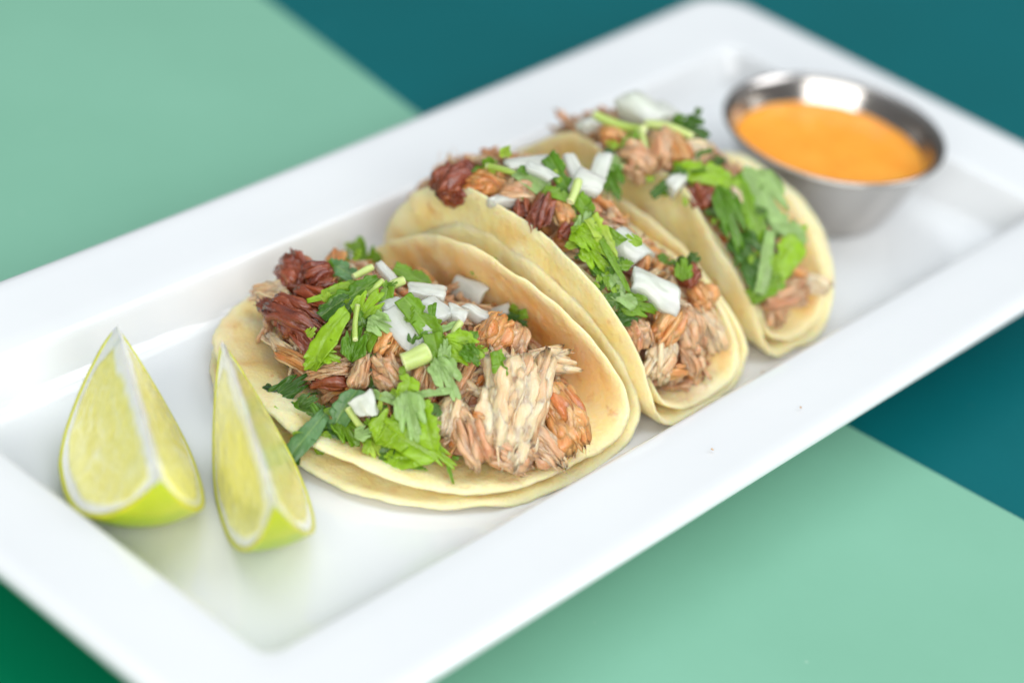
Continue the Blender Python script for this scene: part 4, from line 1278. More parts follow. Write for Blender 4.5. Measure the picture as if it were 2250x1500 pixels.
    ('cilantro_leaf', 'strip', 'thin green sliver below the narrow dark leaf', 'chopped cilantro on the front taco', (-0.08793, 0.00431, 0.01946), (0.191, -0.929, -0.319), (-0.396, -0.37, 0.841), 0.00780, 0.00141, {'g': 4, 'curl': 0.3}),
    ('cilantro_leaf', 'half', 'green leaf curling behind the broad bluish strip', 'chopped cilantro on the front taco', (-0.0826, 0.00329, 0.01945), (0.69, -0.724, 0.012), (-0.401, -0.367, 0.839), 0.00982, 0.00643, {'g': 2, 'curl': 0.8, 'fold': 0.1}),
    ('cilantro_leaf', 'strip', 'broad smooth bluish green strip hanging over the tortilla edge', 'chopped cilantro on the front taco', (-0.09084, -0.00511, 0.021), (0.875, 0.126, 0.467), (-0.397, -0.363, 0.843), 0.01586, 0.00523, {'g': 7, 'curl': 1.1, 'fold': 0.02}),
    ('cilantro_leaf', 'strip', 'green curled leaf edge above the broad bluish strip', 'chopped cilantro on the front taco', (-0.08412, -0.00227, 0.02245), (-0.132, -0.885, -0.447), (-0.403, -0.364, 0.84), 0.00688, 0.00183, {'g': 2, 'curl': 0.7}),
    ('cilantro_leaf', 'half', 'grey green leaf left of the triangular onion', 'chopped cilantro on the front taco', (-0.08093, -0.00626, 0.02365), (0.565, -0.057, 0.823), (-0.778, -0.368, 0.509), 0.01322, 0.00550, {'g': 7, 'curl': 0.9, 'fold': 0.25}),
    ('cilantro_leaf', 'leaf', 'shiny crumpled leaf below the triangular onion', 'chopped cilantro on the front taco', (-0.0818, -0.01014, 0.02098), (-0.139, -0.886, -0.442), (-0.406, -0.356, 0.842), 0.00796, 0.00611, {'g': 3, 'curl': 1.1, 'fold': 0.35}),
    ('cilantro_leaf', 'half', 'dark green leaf lying low on the tortilla edge', 'chopped cilantro on the front taco', (-0.08461, -0.00756, 0.0191), (0.518, -0.848, -0.113), (-0.402, -0.358, 0.843), 0.01191, 0.00308, {'g': 1, 'curl': 0.3}),
    ('cilantro_stalk', 'stem', 'ridged cut stem under the triangular onion', 'cut cilantro stalks on the front taco', (-0.08046, -0.01052, 0.02488), (0.028, -0.896, -0.444), (-0.822, -0.274, 0.499), 0.00664, 0.00266, {'g': 5, 'bend': 0}),
    ('cilantro_leaf', 'half', 'curved leaf strip right of the triangular onion', 'chopped cilantro on the front taco', (-0.07381, -0.01377, 0.02997), (0.468, -0.881, -0.07), (-0.612, -0.38, 0.694), 0.00873, 0.00264, {'g': 6, 'curl': 1.6}),
    ('cilantro_leaf', 'strip', 'thin stalk hanging from the curved leaf strip', 'chopped cilantro on the front taco', (-0.07592, -0.0137, 0.0282), (0.529, 0.394, 0.751), (-0.649, -0.383, 0.658), 0.00500, 0.00130, {'g': 5, 'curl': 0.5}),
    ('cilantro_leaf', 'half', 'light green leaf top standing above the folded pale leaf', 'chopped cilantro on the front taco', (-0.07103, -0.01734, 0.03308), (0.583, 0.438, 0.684), (-0.565, -0.385, 0.729), 0.00619, 0.00477, {'g': 4, 'curl': 0.6}),
    ('cilantro_leaf', 'leaf', 'pale folded leaf in the middle of the lower cilantro group', 'chopped cilantro on the front taco', (-0.07475, -0.02266, 0.0299), (-0.285, -0.675, -0.68), (-0.623, -0.409, 0.667), 0.01195, 0.00646, {'g': 6, 'curl': 0.7, 'fold': 0.4}),
    ('cilantro_leaf', 'leaf', 'bright green lobed leaf left of the pale folded leaf', 'chopped cilantro on the front taco', (-0.07666, -0.01874, 0.02578), (0.696, -0.15, 0.702), (-0.69, -0.41, 0.596), 0.01078, 0.00759, {'g': 4, 'curl': 0.6}),
    ('cilantro_leaf', 'half', 'toothed bright green leaf right of the pale folded leaf', 'chopped cilantro on the front taco', (-0.07251, -0.02598, 0.02822), (-0.235, -0.697, -0.678), (-0.622, -0.429, 0.656), 0.01081, 0.00581, {'g': 4, 'curl': 0.6, 'fold': 0.2}),
    ('cilantro_leaf', 'half', 'glossy bright green leaf sweeping down to the tortilla', 'chopped cilantro on the front taco', (-0.07593, -0.02433, 0.02386), (0.347, -0.894, -0.283), (-0.717, -0.448, 0.534), 0.01402, 0.00581, {'g': 4, 'curl': 0.7}),
    ('cilantro_leaf', 'leaf', 'small round pale leaf left of the bright lobed leaf', 'chopped cilantro on the front taco', (-0.08136, -0.01467, 0.02348), (0.898, -0.319, 0.303), (-0.409, -0.353, 0.841), 0.00463, 0.00318, {'g': 6, 'curl': 0.8}),
    ('cilantro_leaf', 'leaf', 'yellow green crumpled leaf at the lower edge', 'chopped cilantro on the front taco', (-0.07969, -0.01835, 0.02024), (-0.114, -0.898, -0.426), (-0.41, -0.348, 0.843), 0.00901, 0.00496, {'g': 5, 'curl': 0.9, 'fold': 0.3}),
    ('cilantro_leaf', 'half', 'yellow green leaf bit next to the crumpled one', 'chopped cilantro on the front taco', (-0.07984, -0.02254, 0.0195), (0.834, 0.233, 0.5), (-0.411, -0.344, 0.845), 0.00637, 0.00367, {'g': 4, 'curl': 0.7}),
    ('cilantro_leaf', 'half', 'bright leaf lying flat on the tortilla edge', 'chopped cilantro on the front taco', (-0.07585, -0.02559, 0.02017), (0.798, -0.582, 0.158), (-0.415, -0.34, 0.844), 0.00866, 0.00512, {'g': 4, 'curl': 0.4}),
    ('cilantro_leaf', 'leaf', 'green leaf with a thin drooping tip at the tortilla edge', 'chopped cilantro on the front taco', (-0.07194, -0.02997, 0.02235), (0.289, -0.861, -0.419), (-0.701, -0.488, 0.52), 0.01073, 0.00387, {'g': 4, 'curl': 0.6}),
    ('cilantro_leaf', 'strip', 'thin drooping leaf tip reaching over the tortilla rim', 'chopped cilantro on the front taco', (-0.07126, -0.03352, 0.0195), (-0.337, -0.808, -0.484), (-0.421, -0.331, 0.845), 0.00681, 0.00120, {'g': 3, 'curl': 0.9}),
    ('cilantro_leaf', 'leaf', 'toothed leaf left edge of the bright lobed leaf', 'chopped cilantro on the front taco', (-0.07864, -0.01514, 0.02454), (-0.334, 0.916, 0.223), (-0.731, -0.401, 0.552), 0.00524, 0.00368, {'g': 3, 'curl': 0.6}),
    ('pork_chunk', 'red', 'dark red glazed pork piece at the back left of the middle taco', 'pork pieces on the middle taco', (-0.01379, 0.02395, 0.04939), (0.856, -0.436, 0.277), (-0.286, 0.045, 0.957), 0.01311, 0.01064, {'n': 24, 'fray': 0.25, 't': 0.8, 'lump': 1.0}),
    ('pork_chunk', 'red', 'pointed red pork tip at the far left of the middle taco', 'pork pieces on the middle taco', (-0.01229, 0.03041, 0.04265), (-0.172, -0.974, 0.144), (-0.298, 0.191, 0.935), 0.00854, 0.00384, {'n': 12, 'fray': 0.5, 't': 0.7}),
    ('pork_chunk', 'roast', 'orange brown pork beside the dark red piece', 'pork pieces on the middle taco', (-0.01051, 0.01551, 0.05206), (0.288, -0.958, -0.001), (-0.279, -0.085, 0.957), 0.01222, 0.00802, {'n': 20, 'fray': 0.3, 't': 0.8}),
    ('pork_chunk', 'tan', 'smooth tan pork piece under the green leaves of the middle taco', 'pork pieces on the middle taco', (-0.00815, 0.00692, 0.05352), (0.483, -0.875, -0.03), (-0.275, -0.184, 0.944), 0.01160, 0.00861, {'n': 16, 'fray': 0.15, 't': 0.8}),
    ('pork_chunk', 'dark', 'dark pork strip with a red curled tip', 'pork pieces on the middle taco', (-0.01026, -0.00215, 0.05414), (0.849, 0.386, 0.36), (-0.271, -0.265, 0.925), 0.01580, 0.00575, {'n': 20, 'fray': 0.45, 't': 0.7}),
    ('pork_chunk', 'dark', 'dark pork in the shade of the middle taco', 'pork pieces on the middle taco', (-0.01016, 0.00397, 0.05167), (-0.439, -0.838, -0.325), (-0.272, -0.221, 0.937), 0.00980, 0.00592, {'n': 14, 'fray': 0.3, 't': 0.7}),
    ('pork_chunk', 'roast', 'golden pork piece right of the dark strip', 'pork pieces on the middle taco', (-0.00662, -0.00561, 0.05367), (-0.309, -0.87, -0.385), (-0.271, -0.307, 0.912), 0.01086, 0.00535, {'n': 14, 'fray': 0.2, 't': 0.8}),
    ('pork_chunk', 'red', 'small red pork bit above the curly cilantro', 'pork pieces on the middle taco', (-0.00892, -0.00972, 0.05085), (0.879, 0.289, 0.379), (-0.268, -0.359, 0.894), 0.00688, 0.00411, {'n': 12, 'fray': 0.3, 't': 0.8}),
    ('pork_chunk', 'roast', 'orange brown pork piece under the white onion of the middle taco', 'pork pieces on the middle taco', (-0.00126, -0.03957, 0.03538), (0.794, 0.2, 0.574), (-0.267, -0.733, 0.625), 0.01333, 0.00724, {'n': 20, 'fray': 0.3, 't': 0.8}),
    ('pork_chunk', 'tan', 'pinkish pork piece right of the orange brown one', 'pork pieces on the middle taco', (0.0054, -0.04218, 0.03275), (0.177, -0.622, -0.763), (-0.271, -0.776, 0.57), 0.01305, 0.00879, {'n': 22, 'fray': 0.25, 't': 0.7}),
    ('pork_chunk', 'pale', 'pale pork piece at the right end of the middle taco', 'pork pieces on the middle taco', (0.01644, -0.04135, 0.02853), (0.271, -0.571, -0.775), (-0.276, -0.817, 0.506), 0.01494, 0.00625, {'n': 16, 'fray': 0.3, 't': 0.8}),
    ('pork_chunk', 'tan', 'rounded pink pork piece next to the near flap of the middle taco', 'pork pieces on the middle taco', (-0.00864, -0.03661, 0.03399), (-0.037, -0.645, -0.763), (-0.264, -0.73, 0.631), 0.00909, 0.00709, {'n': 14, 'fray': 0.15, 't': 0.9}),
    ('pork_chunk', 'pale', 'pale pork shreds low in the middle taco', 'pork pieces on the middle taco', (-0.00527, -0.04223, 0.02818), (0.537, 0.3, 0.788), (-0.269, -0.825, 0.497), 0.01254, 0.00784, {'n': 18, 'fray': 0.35, 't': 0.7}),
    ('pork_chunk', 'roast', 'golden pork bit at the bottom of the middle taco', 'pork pieces on the middle taco', (-0.00279, -0.04462, 0.02502), (0.952, -0.306, -0.013), (-0.273, -0.866, 0.419), 0.01082, 0.00420, {'n': 12, 'fray': 0.3, 't': 0.8}),
    ('pork_chunk', 'tan', 'pork piece low beside the tortilla in the middle taco', 'pork pieces on the middle taco', (0.00437, -0.04518, 0.02651), (0.144, -0.497, -0.856), (-0.275, -0.851, 0.448), 0.01102, 0.00577, {'n': 16, 'fray': 0.3, 't': 0.8}),
    ('pork_chunk', 'red', 'orange red pork bit by the far flap of the middle taco', 'pork pieces on the middle taco', (0.01575, -0.03231, 0.0395), (0.84, 0.205, 0.502), (-0.272, -0.641, 0.717), 0.00775, 0.00594, {'n': 14, 'fray': 0.2, 't': 0.9}),
    ('pork_chunk', 'roast', 'orange pork below the red bit', 'pork pieces on the middle taco', (0.01693, -0.03625, 0.03464), (0.05, -0.674, -0.737), (-0.273, -0.719, 0.639), 0.00937, 0.00645, {'n': 14, 'fray': 0.2, 't': 0.8}),
    ('onion_piece', 'dice', 'big bright white onion piece in the middle taco', 'diced onion on the middle taco', (-0.00073, -0.03473, 0.04384), (0.561, -0.763, -0.321), (-0.108, -0.452, 0.886), 0.01376, 0.01190, {'t': 0.0036, 'curve': 0.4}),
    ('onion_piece', 'dice', 'wide translucent onion slice beside the far flap of the middle taco', 'diced onion on the middle taco', (0.00152, -0.02211, 0.05009), (0.117, -0.949, -0.291), (-0.158, -0.307, 0.938), 0.01235, 0.01099, {'t': 0.0026, 'curve': 0.9, 'corner': 0.45}),
    ('onion_piece', 'dice', 'white onion piece at the top of the middle taco heap', 'diced onion on the middle taco', (0.01857, 0.00342, 0.054), (0.832, 0.434, 0.346), (-0.284, -0.203, 0.937), 0.01011, 0.00568, {'t': 0.0034}),
    ('onion_piece', 'dice', 'white onion piece below the topmost one of the middle taco', 'diced onion on the middle taco', (0.00344, -0.00421, 0.05749), (0.456, -0.882, -0.115), (-0.278, -0.265, 0.923), 0.00724, 0.00784, {'t': 0.0032, 'corner': 0.5}),
    ('onion_piece', 'dice', 'white onion piece left in the heap of the middle taco', 'diced onion on the middle taco', (0.00837, 0.00386, 0.0564), (-0.333, -0.901, -0.278), (-0.282, -0.186, 0.941), 0.00852, 0.00591, {'t': 0.0032}),
    ('onion_piece', 'dice', 'greyish onion slice behind the leaves of the middle taco', 'diced onion on the middle taco', (-0.00263, 0.01033, 0.05772), (0.808, -0.566, 0.165), (-0.282, -0.125, 0.951), 0.01187, 0.00589, {'t': 0.0026}),
    ('onion_piece', 'dice', 'white onion piece lying on a pale leaf in the middle taco', 'diced onion on the middle taco', (-0.00584, 0.00396, 0.0598), (0.172, -0.977, -0.125), (-0.279, -0.17, 0.945), 0.00912, 0.00465, {'t': 0.0026}),
    ('onion_piece', 'dice', 'onion corner peeking over the near flap of the middle taco', 'diced onion on the middle taco', (-0.01389, 0.00803, 0.05228), (0.923, -0.319, 0.213), (-0.274, -0.16, 0.948), 0.00688, 0.00484, {'t': 0.003, 'corner': 0.4}),
    ('cilantro_leaf', 'leaf', 'green leaf tip at the far left of the middle taco cilantro', 'chopped cilantro on the middle taco', (-0.00865, 0.01721, 0.05637), (0.24, -0.956, -0.171), (-0.494, -0.272, 0.826), 0.00558, 0.00271, {'g': 3, 'curl': 0.8}),
    ('cilantro_stalk', 'stem', 'long olive green stem along the top of the middle taco', 'cut cilantro stalks on the middle taco', (-0.00917, 0.01138, 0.05727), (0.344, -0.939, 0), (-0.281, -0.102, 0.954), 0.01327, 0.00232, {'g': 3, 'bend': 0.15}),
    ('cilantro_leaf', 'half', 'pale green leaf under the white onion of the middle taco', 'chopped cilantro on the middle taco', (-0.00687, 0.00414, 0.05741), (0.229, -0.935, -0.269), (-0.479, -0.349, 0.805), 0.00944, 0.00485, {'g': 6, 'curl': 0.5}),
    ('cilantro_leaf', 'half', 'dark green leaf left of the onion heap in the middle taco', 'chopped cilantro on the middle taco', (-0.00056, 0.00112, 0.05849), (-0.178, -0.853, -0.491), (-0.482, -0.36, 0.799), 0.01228, 0.00498, {'g': 2, 'curl': 0.6, 'fold': 0.2}),
    ('cilantro_leaf', 'leaf', 'green leaf right of the onion heap by the far tortilla', 'chopped cilantro on the middle taco', (0.02063, 0.00011, 0.05), (-0.275, -0.81, -0.519), (-0.491, -0.345, 0.8), 0.01056, 0.00597, {'g': 2, 'curl': 0.6, 'fold': 0.2}),
    ('cilantro_leaf', 'leaf', 'pale green leaf behind the onion heap', 'chopped cilantro on the middle taco', (0.02367, 0.00253, 0.053), (0.447, -0.888, -0.11), (-0.494, -0.347, 0.797), 0.00522, 0.00375, {'g': 6, 'curl': 0.5}),
    ('cilantro_stalk', 'stem', 'pale green stem cut in the middle taco', 'cut cilantro stalks on the middle taco', (-0.00274, -0.00551, 0.05787), (0.849, 0.378, 0.368), (-0.275, -0.278, 0.92), 0.00811, 0.00347, {'g': 5, 'bend': 0.1}),
    ('cilantro_leaf', 'half', 'green leaf left of the stem cut in the middle taco', 'chopped cilantro on the middle taco', (-0.00609, -0.00294, 0.05708), (0.482, -0.866, -0.133), (-0.474, -0.385, 0.792), 0.00692, 0.00316, {'g': 3, 'curl': 0.6}),
    ('cilantro_leaf', 'half', 'green leaf below the stem cut in the middle taco', 'chopped cilantro on the middle taco', (-0.00302, -0.01056, 0.05518), (-0.099, -0.844, -0.527), (-0.469, -0.427, 0.773), 0.00825, 0.00424, {'g': 3, 'curl': 0.7}),
    ('cilantro_leaf', 'leaf', 'pale curly leaf above the cilantro bunch of the middle taco', 'chopped cilantro on the middle taco', (-0.00756, -0.01386, 0.05448), (0.718, 0.317, 0.619), (-0.465, -0.443, 0.766), 0.00730, 0.00389, {'g': 6, 'curl': 1.2, 'fold': 0.3}),
    ('cilantro_leaf', 'leaf', 'curly bright leaf in the cilantro bunch of the middle taco', 'chopped cilantro on the middle taco', (-0.01009, -0.01722, 0.05247), (0.251, -0.885, -0.392), (-0.461, -0.465, 0.756), 0.00913, 0.00593, {'g': 4, 'curl': 1.3, 'fold': 0.3}),
    ('cilantro_leaf', 'half', 'shiny green leaf at the top of the cilantro bunch', 'chopped cilantro on the middle taco', (-0.00709, -0.01971, 0.05333), (-0.126, -0.802, -0.584), (-0.463, -0.473, 0.75), 0.01161, 0.00516, {'g': 5, 'curl': 0.9, 'fold': 0.25}),
    ('cilantro_leaf', 'leaf', 'yellow green leaf low in the cilantro bunch', 'chopped cilantro on the middle taco', (-0.01037, -0.02112, 0.04928), (0.117, -0.857, -0.502), (-0.457, -0.495, 0.739), 0.00911, 0.00589, {'g': 4, 'curl': 1.0, 'fold': 0.3}),
    ('cilantro_leaf', 'leaf', 'dark leaf beside the near flap in the middle taco', 'chopped cilantro on the middle taco', (-0.01007, -0.02448, 0.04625), (-0.052, -0.792, -0.608), (-0.454, -0.524, 0.721), 0.00911, 0.00515, {'g': 2, 'curl': 0.9, 'fold': 0.2}),
    ('cilantro_leaf', 'strip', 'long narrow green blade along the cilantro bunch', 'chopped cilantro on the middle taco', (-0.00909, -0.02629, 0.04925), (-0.056, -0.794, -0.605), (-0.457, -0.519, 0.722), 0.01371, 0.00234, {'g': 3, 'curl': 0.4}),
    ('cilantro_leaf', 'half', 'pale grey leaf below the cilantro bunch', 'chopped cilantro on the middle taco', (-0.01002, -0.02843, 0.04498), (0.002, -0.79, -0.614), (-0.454, -0.548, 0.703), 0.00680, 0.00398, {'g': 6, 'curl': 0.8}),
    ('cilantro_leaf', 'leaf', 'green leaf under the big bright onion piece', 'chopped cilantro on the middle taco', (-0.00679, -0.03412, 0.04045), (0.704, -0.696, -0.142), (-0.455, -0.595, 0.662), 0.01051, 0.00505, {'g': 3, 'curl': 0.7}),
    ('cilantro_leaf', 'leaf', 'dark green leaf between the near flap and the pork', 'chopped cilantro on the middle taco', (-0.00857, -0.03379, 0.03854), (0.886, -0.388, 0.254), (-0.453, -0.605, 0.655), 0.00830, 0.00453, {'g': 1, 'curl': 0.6}),
    ('cilantro_leaf', 'half', 'pale leaf left of the big bright onion piece', 'chopped cilantro on the middle taco', (-0.01009, -0.03152, 0.04264), (0.485, -0.801, -0.351), (-0.453, -0.574, 0.682), 0.00686, 0.00349, {'g': 6, 'curl': 0.7}),
    ('cilantro_leaf', 'leaf', 'small upright green leaf right of the big bright onion', 'chopped cilantro on the middle taco', (0.01269, -0.03204, 0.04299), (0.513, 0.447, 0.732), (-0.468, -0.57, 0.676), 0.00592, 0.00425, {'g': 3, 'curl': 0.5}),
    ('pork_chunk', 'roast', 'golden pork at the back of the far taco', 'pork pieces on the far taco', (0.03378, 0.01111, 0.05309), (0.309, -0.951, -0.025), (-0.293, -0.12, 0.949), 0.01125, 0.00590, {'n': 16, 'fray': 0.3, 't': 0.8}),
    ('pork_chunk', 'tan', 'brown pork piece below the stems of the far taco', 'pork pieces on the far taco', (0.03204, 0.00136, 0.05146), (0.22, -0.961, -0.166), (-0.287, -0.226, 0.931), 0.01237, 0.00984, {'n': 20, 'fray': 0.25, 't': 0.8}),
    ('pork_chunk', 'tan', 'pinkish pork piece in the middle of the far taco back', 'pork pieces on the far taco', (0.03845, -0.00082, 0.05455), (0.83, 0.414, 0.373), (-0.289, -0.252, 0.924), 0.01390, 0.00845, {'n': 20, 'fray': 0.25, 't': 0.8}),
    ('pork_chunk', 'roast', 'orange brown pork strip right of the pinkish piece', 'pork pieces on the far taco', (0.04125, -0.00423, 0.0557), (-0.079, -0.946, -0.314), (-0.289, -0.279, 0.916), 0.01297, 0.00530, {'n': 16, 'fray': 0.25, 't': 0.8}),
    ('pork_chunk', 'pale', 'pale pork piece at the right of the far taco back', 'pork pieces on the far taco', (0.04561, -0.00735, 0.05397), (0.881, -0.458, 0.118), (-0.289, -0.322, 0.902), 0.01036, 0.00669, {'n': 16, 'fray': 0.3, 't': 0.8}),
    ('pork_chunk', 'dark', 'dark brown pork under the curly leaf of the far taco', 'pork pieces on the far taco', (0.03789, -0.01702, 0.04887), (-0.158, -0.86, -0.486), (-0.282, -0.432, 0.856), 0.00994, 0.00649, {'n': 16, 'fray': 0.3, 't': 0.8}),
    ('pork_chunk', 'pale', 'pale pork shred showing through the curly leaf', 'pork pieces on the far taco', (0.04267, -0.02414, 0.05008), (-0.292, -0.779, -0.556), (-0.284, -0.484, 0.828), 0.00628, 0.00334, {'n': 10, 'fray': 0.3, 't': 0.8}),
    ('pork_chunk', 'tan', 'pork piece at the right end of the far taco', 'pork pieces on the far taco', (0.04455, -0.04413, 0.02882), (0.957, -0.263, 0.118), (-0.287, -0.827, 0.484), 0.01693, 0.00735, {'n': 20, 'fray': 0.3, 't': 0.7}),
    ('pork_chunk', 'roast', 'orange pork piece above the right end of the far taco', 'pork pieces on the far taco', (0.05169, -0.04221, 0.03147), (0.554, -0.599, -0.578), (-0.287, -0.789, 0.543), 0.01215, 0.00548, {'n': 16, 'fray': 0.3, 't': 0.8}),
    ('pork_chunk', 'tan', 'brown pork low against the near flap of the far taco', 'pork pieces on the far taco', (0.0414, -0.04357, 0.02545), (0.174, -0.485, -0.857), (-0.288, -0.858, 0.427), 0.01030, 0.00569, {'n': 14, 'fray': 0.3, 't': 0.8}),
    ('pork_chunk', 'pale', 'pale pork bit on the far flap of the far taco', 'pork pieces on the far taco', (0.05413, -0.04577, 0.03), (0.362, -0.931, -0.051), (-0.297, -0.167, 0.94), 0.01079, 0.00582, {'n': 14, 'fray': 0.4, 't': 0.8}),
    ('onion_piece', 'dice', 'big rounded onion piece on top of the far taco', 'diced onion on the far taco', (0.04922, 0.01425, 0.056), (0.01, -0.999, -0.035), (-0.144, -0.036, 0.989), 0.01463, 0.01202, {'t': 0.005, 'curve': 0.5}),
    ('onion_piece', 'dice', 'small onion piece at the left of the far taco', 'diced onion on the far taco', (0.03522, 0.02061, 0.05267), (0.94, -0.17, 0.297), (-0.301, 0.001, 0.954), 0.00708, 0.00598, {'t': 0.0034}),
    ('onion_piece', 'dice', 'pale onion piece right of the big rounded one', 'diced onion on the far taco', (0.05526, 0.01133, 0.0545), (0.284, -0.952, -0.113), (-0.295, -0.199, 0.934), 0.00704, 0.00583, {'t': 0.0032}),
    ('onion_piece', 'dice', 'onion piece under the bright curled leaf of the far taco', 'diced onion on the far taco', (0.03467, -0.01092, 0.05109), (0.926, 0.138, 0.351), (-0.283, -0.36, 0.889), 0.00927, 0.00554, {'t': 0.0036}),
    ('cilantro_stalk', 'stem', 'long bright curved stem under the big rounded onion', 'cut cilantro stalks on the far taco', (0.03568, 0.01171, 0.05593), (0.327, -0.945, 0.002), (-0.296, -0.101, 0.95), 0.01632, 0.00359, {'g': 4, 'bend': -0.5}),
    ('cilantro_stalk', 'stem', 'light green stem right of the long bright one', 'cut cilantro stalks on the far taco', (0.04359, 0.00128, 0.05782), (0.516, -0.856, -0.035), (-0.293, -0.215, 0.932), 0.01458, 0.00355, {'g': 5, 'bend': 0.3}),
    ('cilantro_stalk', 'stem', 'short yellow green stem hanging down in the far taco', 'cut cilantro stalks on the far taco', (0.03408, 0.00164, 0.05576), (-0.49, -0.806, -0.332), (-0.29, -0.209, 0.934), 0.01200, 0.00271, {'g': 5, 'bend': 0.2}),
    ('cilantro_leaf', 'leaf', 'green leaf left of the short hanging stem', 'chopped cilantro on the far taco', (0.03293, 0.00485, 0.05541), (0.796, 0.18, 0.578), (-0.504, -0.332, 0.798), 0.00836, 0.00415, {'g': 3, 'curl': 0.8}),
    ('cilantro_leaf', 'leaf', 'dark green leaf beside the near flap of the far taco', 'chopped cilantro on the far taco', (0.03007, 0.00207, 0.05357), (0.776, -0.588, 0.228), (-0.498, -0.348, 0.794), 0.00608, 0.00380, {'g': 1, 'curl': 0.7}),
    ('cilantro_leaf', 'leaf', 'dark green curly leaf at the right of the far taco back', 'chopped cilantro on the far taco', (0.04964, -0.00309, 0.05713), (0.46, -0.88, -0.121), (-0.507, -0.372, 0.778), 0.00780, 0.00638, {'g': 1, 'curl': 1.2, 'fold': 0.4}),
    ('cilantro_leaf', 'leaf', 'green leaf tip above the dark curly one', 'chopped cilantro on the far taco', (0.04997, 0.00167, 0.05753), (0.571, -0.821, 0.009), (-0.511, -0.347, 0.786), 0.00538, 0.00361, {'g': 2, 'curl': 0.8}),
    ('cilantro_leaf', 'half', 'dark green leaf in front of the onion of the far taco', 'chopped cilantro on the far taco', (0.03156, -0.00999, 0.05128), (0.87, -0.164, 0.465), (-0.488, -0.422, 0.764), 0.01131, 0.00314, {'g': 1, 'curl': 0.5}),
    ('cilantro_leaf', 'half', 'big bright curled leaf in the middle of the far taco', 'chopped cilantro on the far taco', (0.03896, -0.01497, 0.05398), (0.635, -0.772, -0.035), (-0.492, -0.439, 0.752), 0.01566, 0.00696, {'g': 4, 'curl': 1.5, 'fold': 0.1}),
    ('cilantro_leaf', 'half', 'bright green wavy leaf right of the curled one', 'chopped cilantro on the far taco', (0.04299, -0.02143, 0.05208), (0.405, -0.867, -0.29), (-0.491, -0.474, 0.731), 0.01079, 0.00669, {'g': 4, 'curl': 1.2, 'fold': 0.2}),
    ('cilantro_leaf', 'leaf', 'long deep green leaf running down the far taco', 'chopped cilantro on the far taco', (0.03672, -0.02754, 0.04697), (-0.203, -0.712, -0.672), (-0.484, -0.523, 0.702), 0.01804, 0.00656, {'g': 2, 'curl': 0.7, 'fold': 0.2}),
    ('cilantro_leaf', 'half', 'second long green leaf beside the deep green one', 'chopped cilantro on the far taco', (0.04308, -0.02968, 0.04719), (-0.165, -0.724, -0.67), (-0.488, -0.531, 0.693), 0.02048, 0.00489, {'g': 3, 'curl': 0.7, 'fold': 0.2}),
    ('cilantro_leaf', 'leaf', 'pale green wide leaf facing the sauce cup', 'chopped cilantro on the far taco', (0.05212, -0.02777, 0.04722), (-0.045, -0.783, -0.62), (-0.287, -0.585, 0.759), 0.02061, 0.01118, {'g': 6, 'curl': 0.8, 'fold': 0.05}),
    ('cilantro_leaf', 'half', 'pale green leaf end below the wide one', 'chopped cilantro on the far taco', (0.05407, -0.03429, 0.04139), (0.423, -0.753, -0.503), (-0.287, -0.639, 0.714), 0.01368, 0.00655, {'g': 6, 'curl': 0.7}),
    ('cilantro_leaf', 'leaf', 'dark green leaf deep in the far taco', 'chopped cilantro on the far taco', (0.03754, -0.03384, 0.04017), (0.048, -0.76, -0.648), (-0.482, -0.587, 0.651), 0.01070, 0.00732, {'g': 1, 'curl': 0.9, 'fold': 0.3}),
    ('cilantro_leaf', 'leaf', 'dark green leaf low beside the near flap', 'chopped cilantro on the far taco', (0.0369, -0.03871, 0.03455), (-0.049, -0.657, -0.752), (-0.483, -0.644, 0.594), 0.01073, 0.00684, {'g': 1, 'curl': 0.9, 'fold': 0.3}),
    ('cilantro_leaf', 'strip', 'pale ribbed leaf strip low in the far taco', 'chopped cilantro on the far taco', (0.03979, -0.03886, 0.03846), (0.518, 0.366, 0.773), (-0.485, -0.619, 0.618), 0.01566, 0.00414, {'g': 6, 'curl': 0.4}),
    ('cilantro_leaf', 'half', 'bright green leaf over the right end of the far taco', 'chopped cilantro on the far taco', (0.04546, -0.04043, 0.03787), (0.784, -0.012, 0.621), (-0.489, -0.627, 0.607), 0.01361, 0.00678, {'g': 4, 'curl': 0.6, 'fold': 0.15}),
    ('cilantro_leaf', 'leaf', 'bright green leaf tip pointing up at the right end', 'chopped cilantro on the far taco', (0.05614, -0.03657, 0.03827), (0.8, -0.036, 0.599), (-0.493, -0.609, 0.621), 0.01009, 0.00416, {'g': 4, 'curl': 0.5}),
    ('cilantro_leaf', 'half', 'green leaf at the lowest edge of the far taco cilantro', 'chopped cilantro on the far taco', (0.03891, -0.04153, 0.03217), (0.873, -0.354, 0.336), (-0.488, -0.669, 0.561), 0.01000, 0.00480, {'g': 3, 'curl': 0.7}),
]
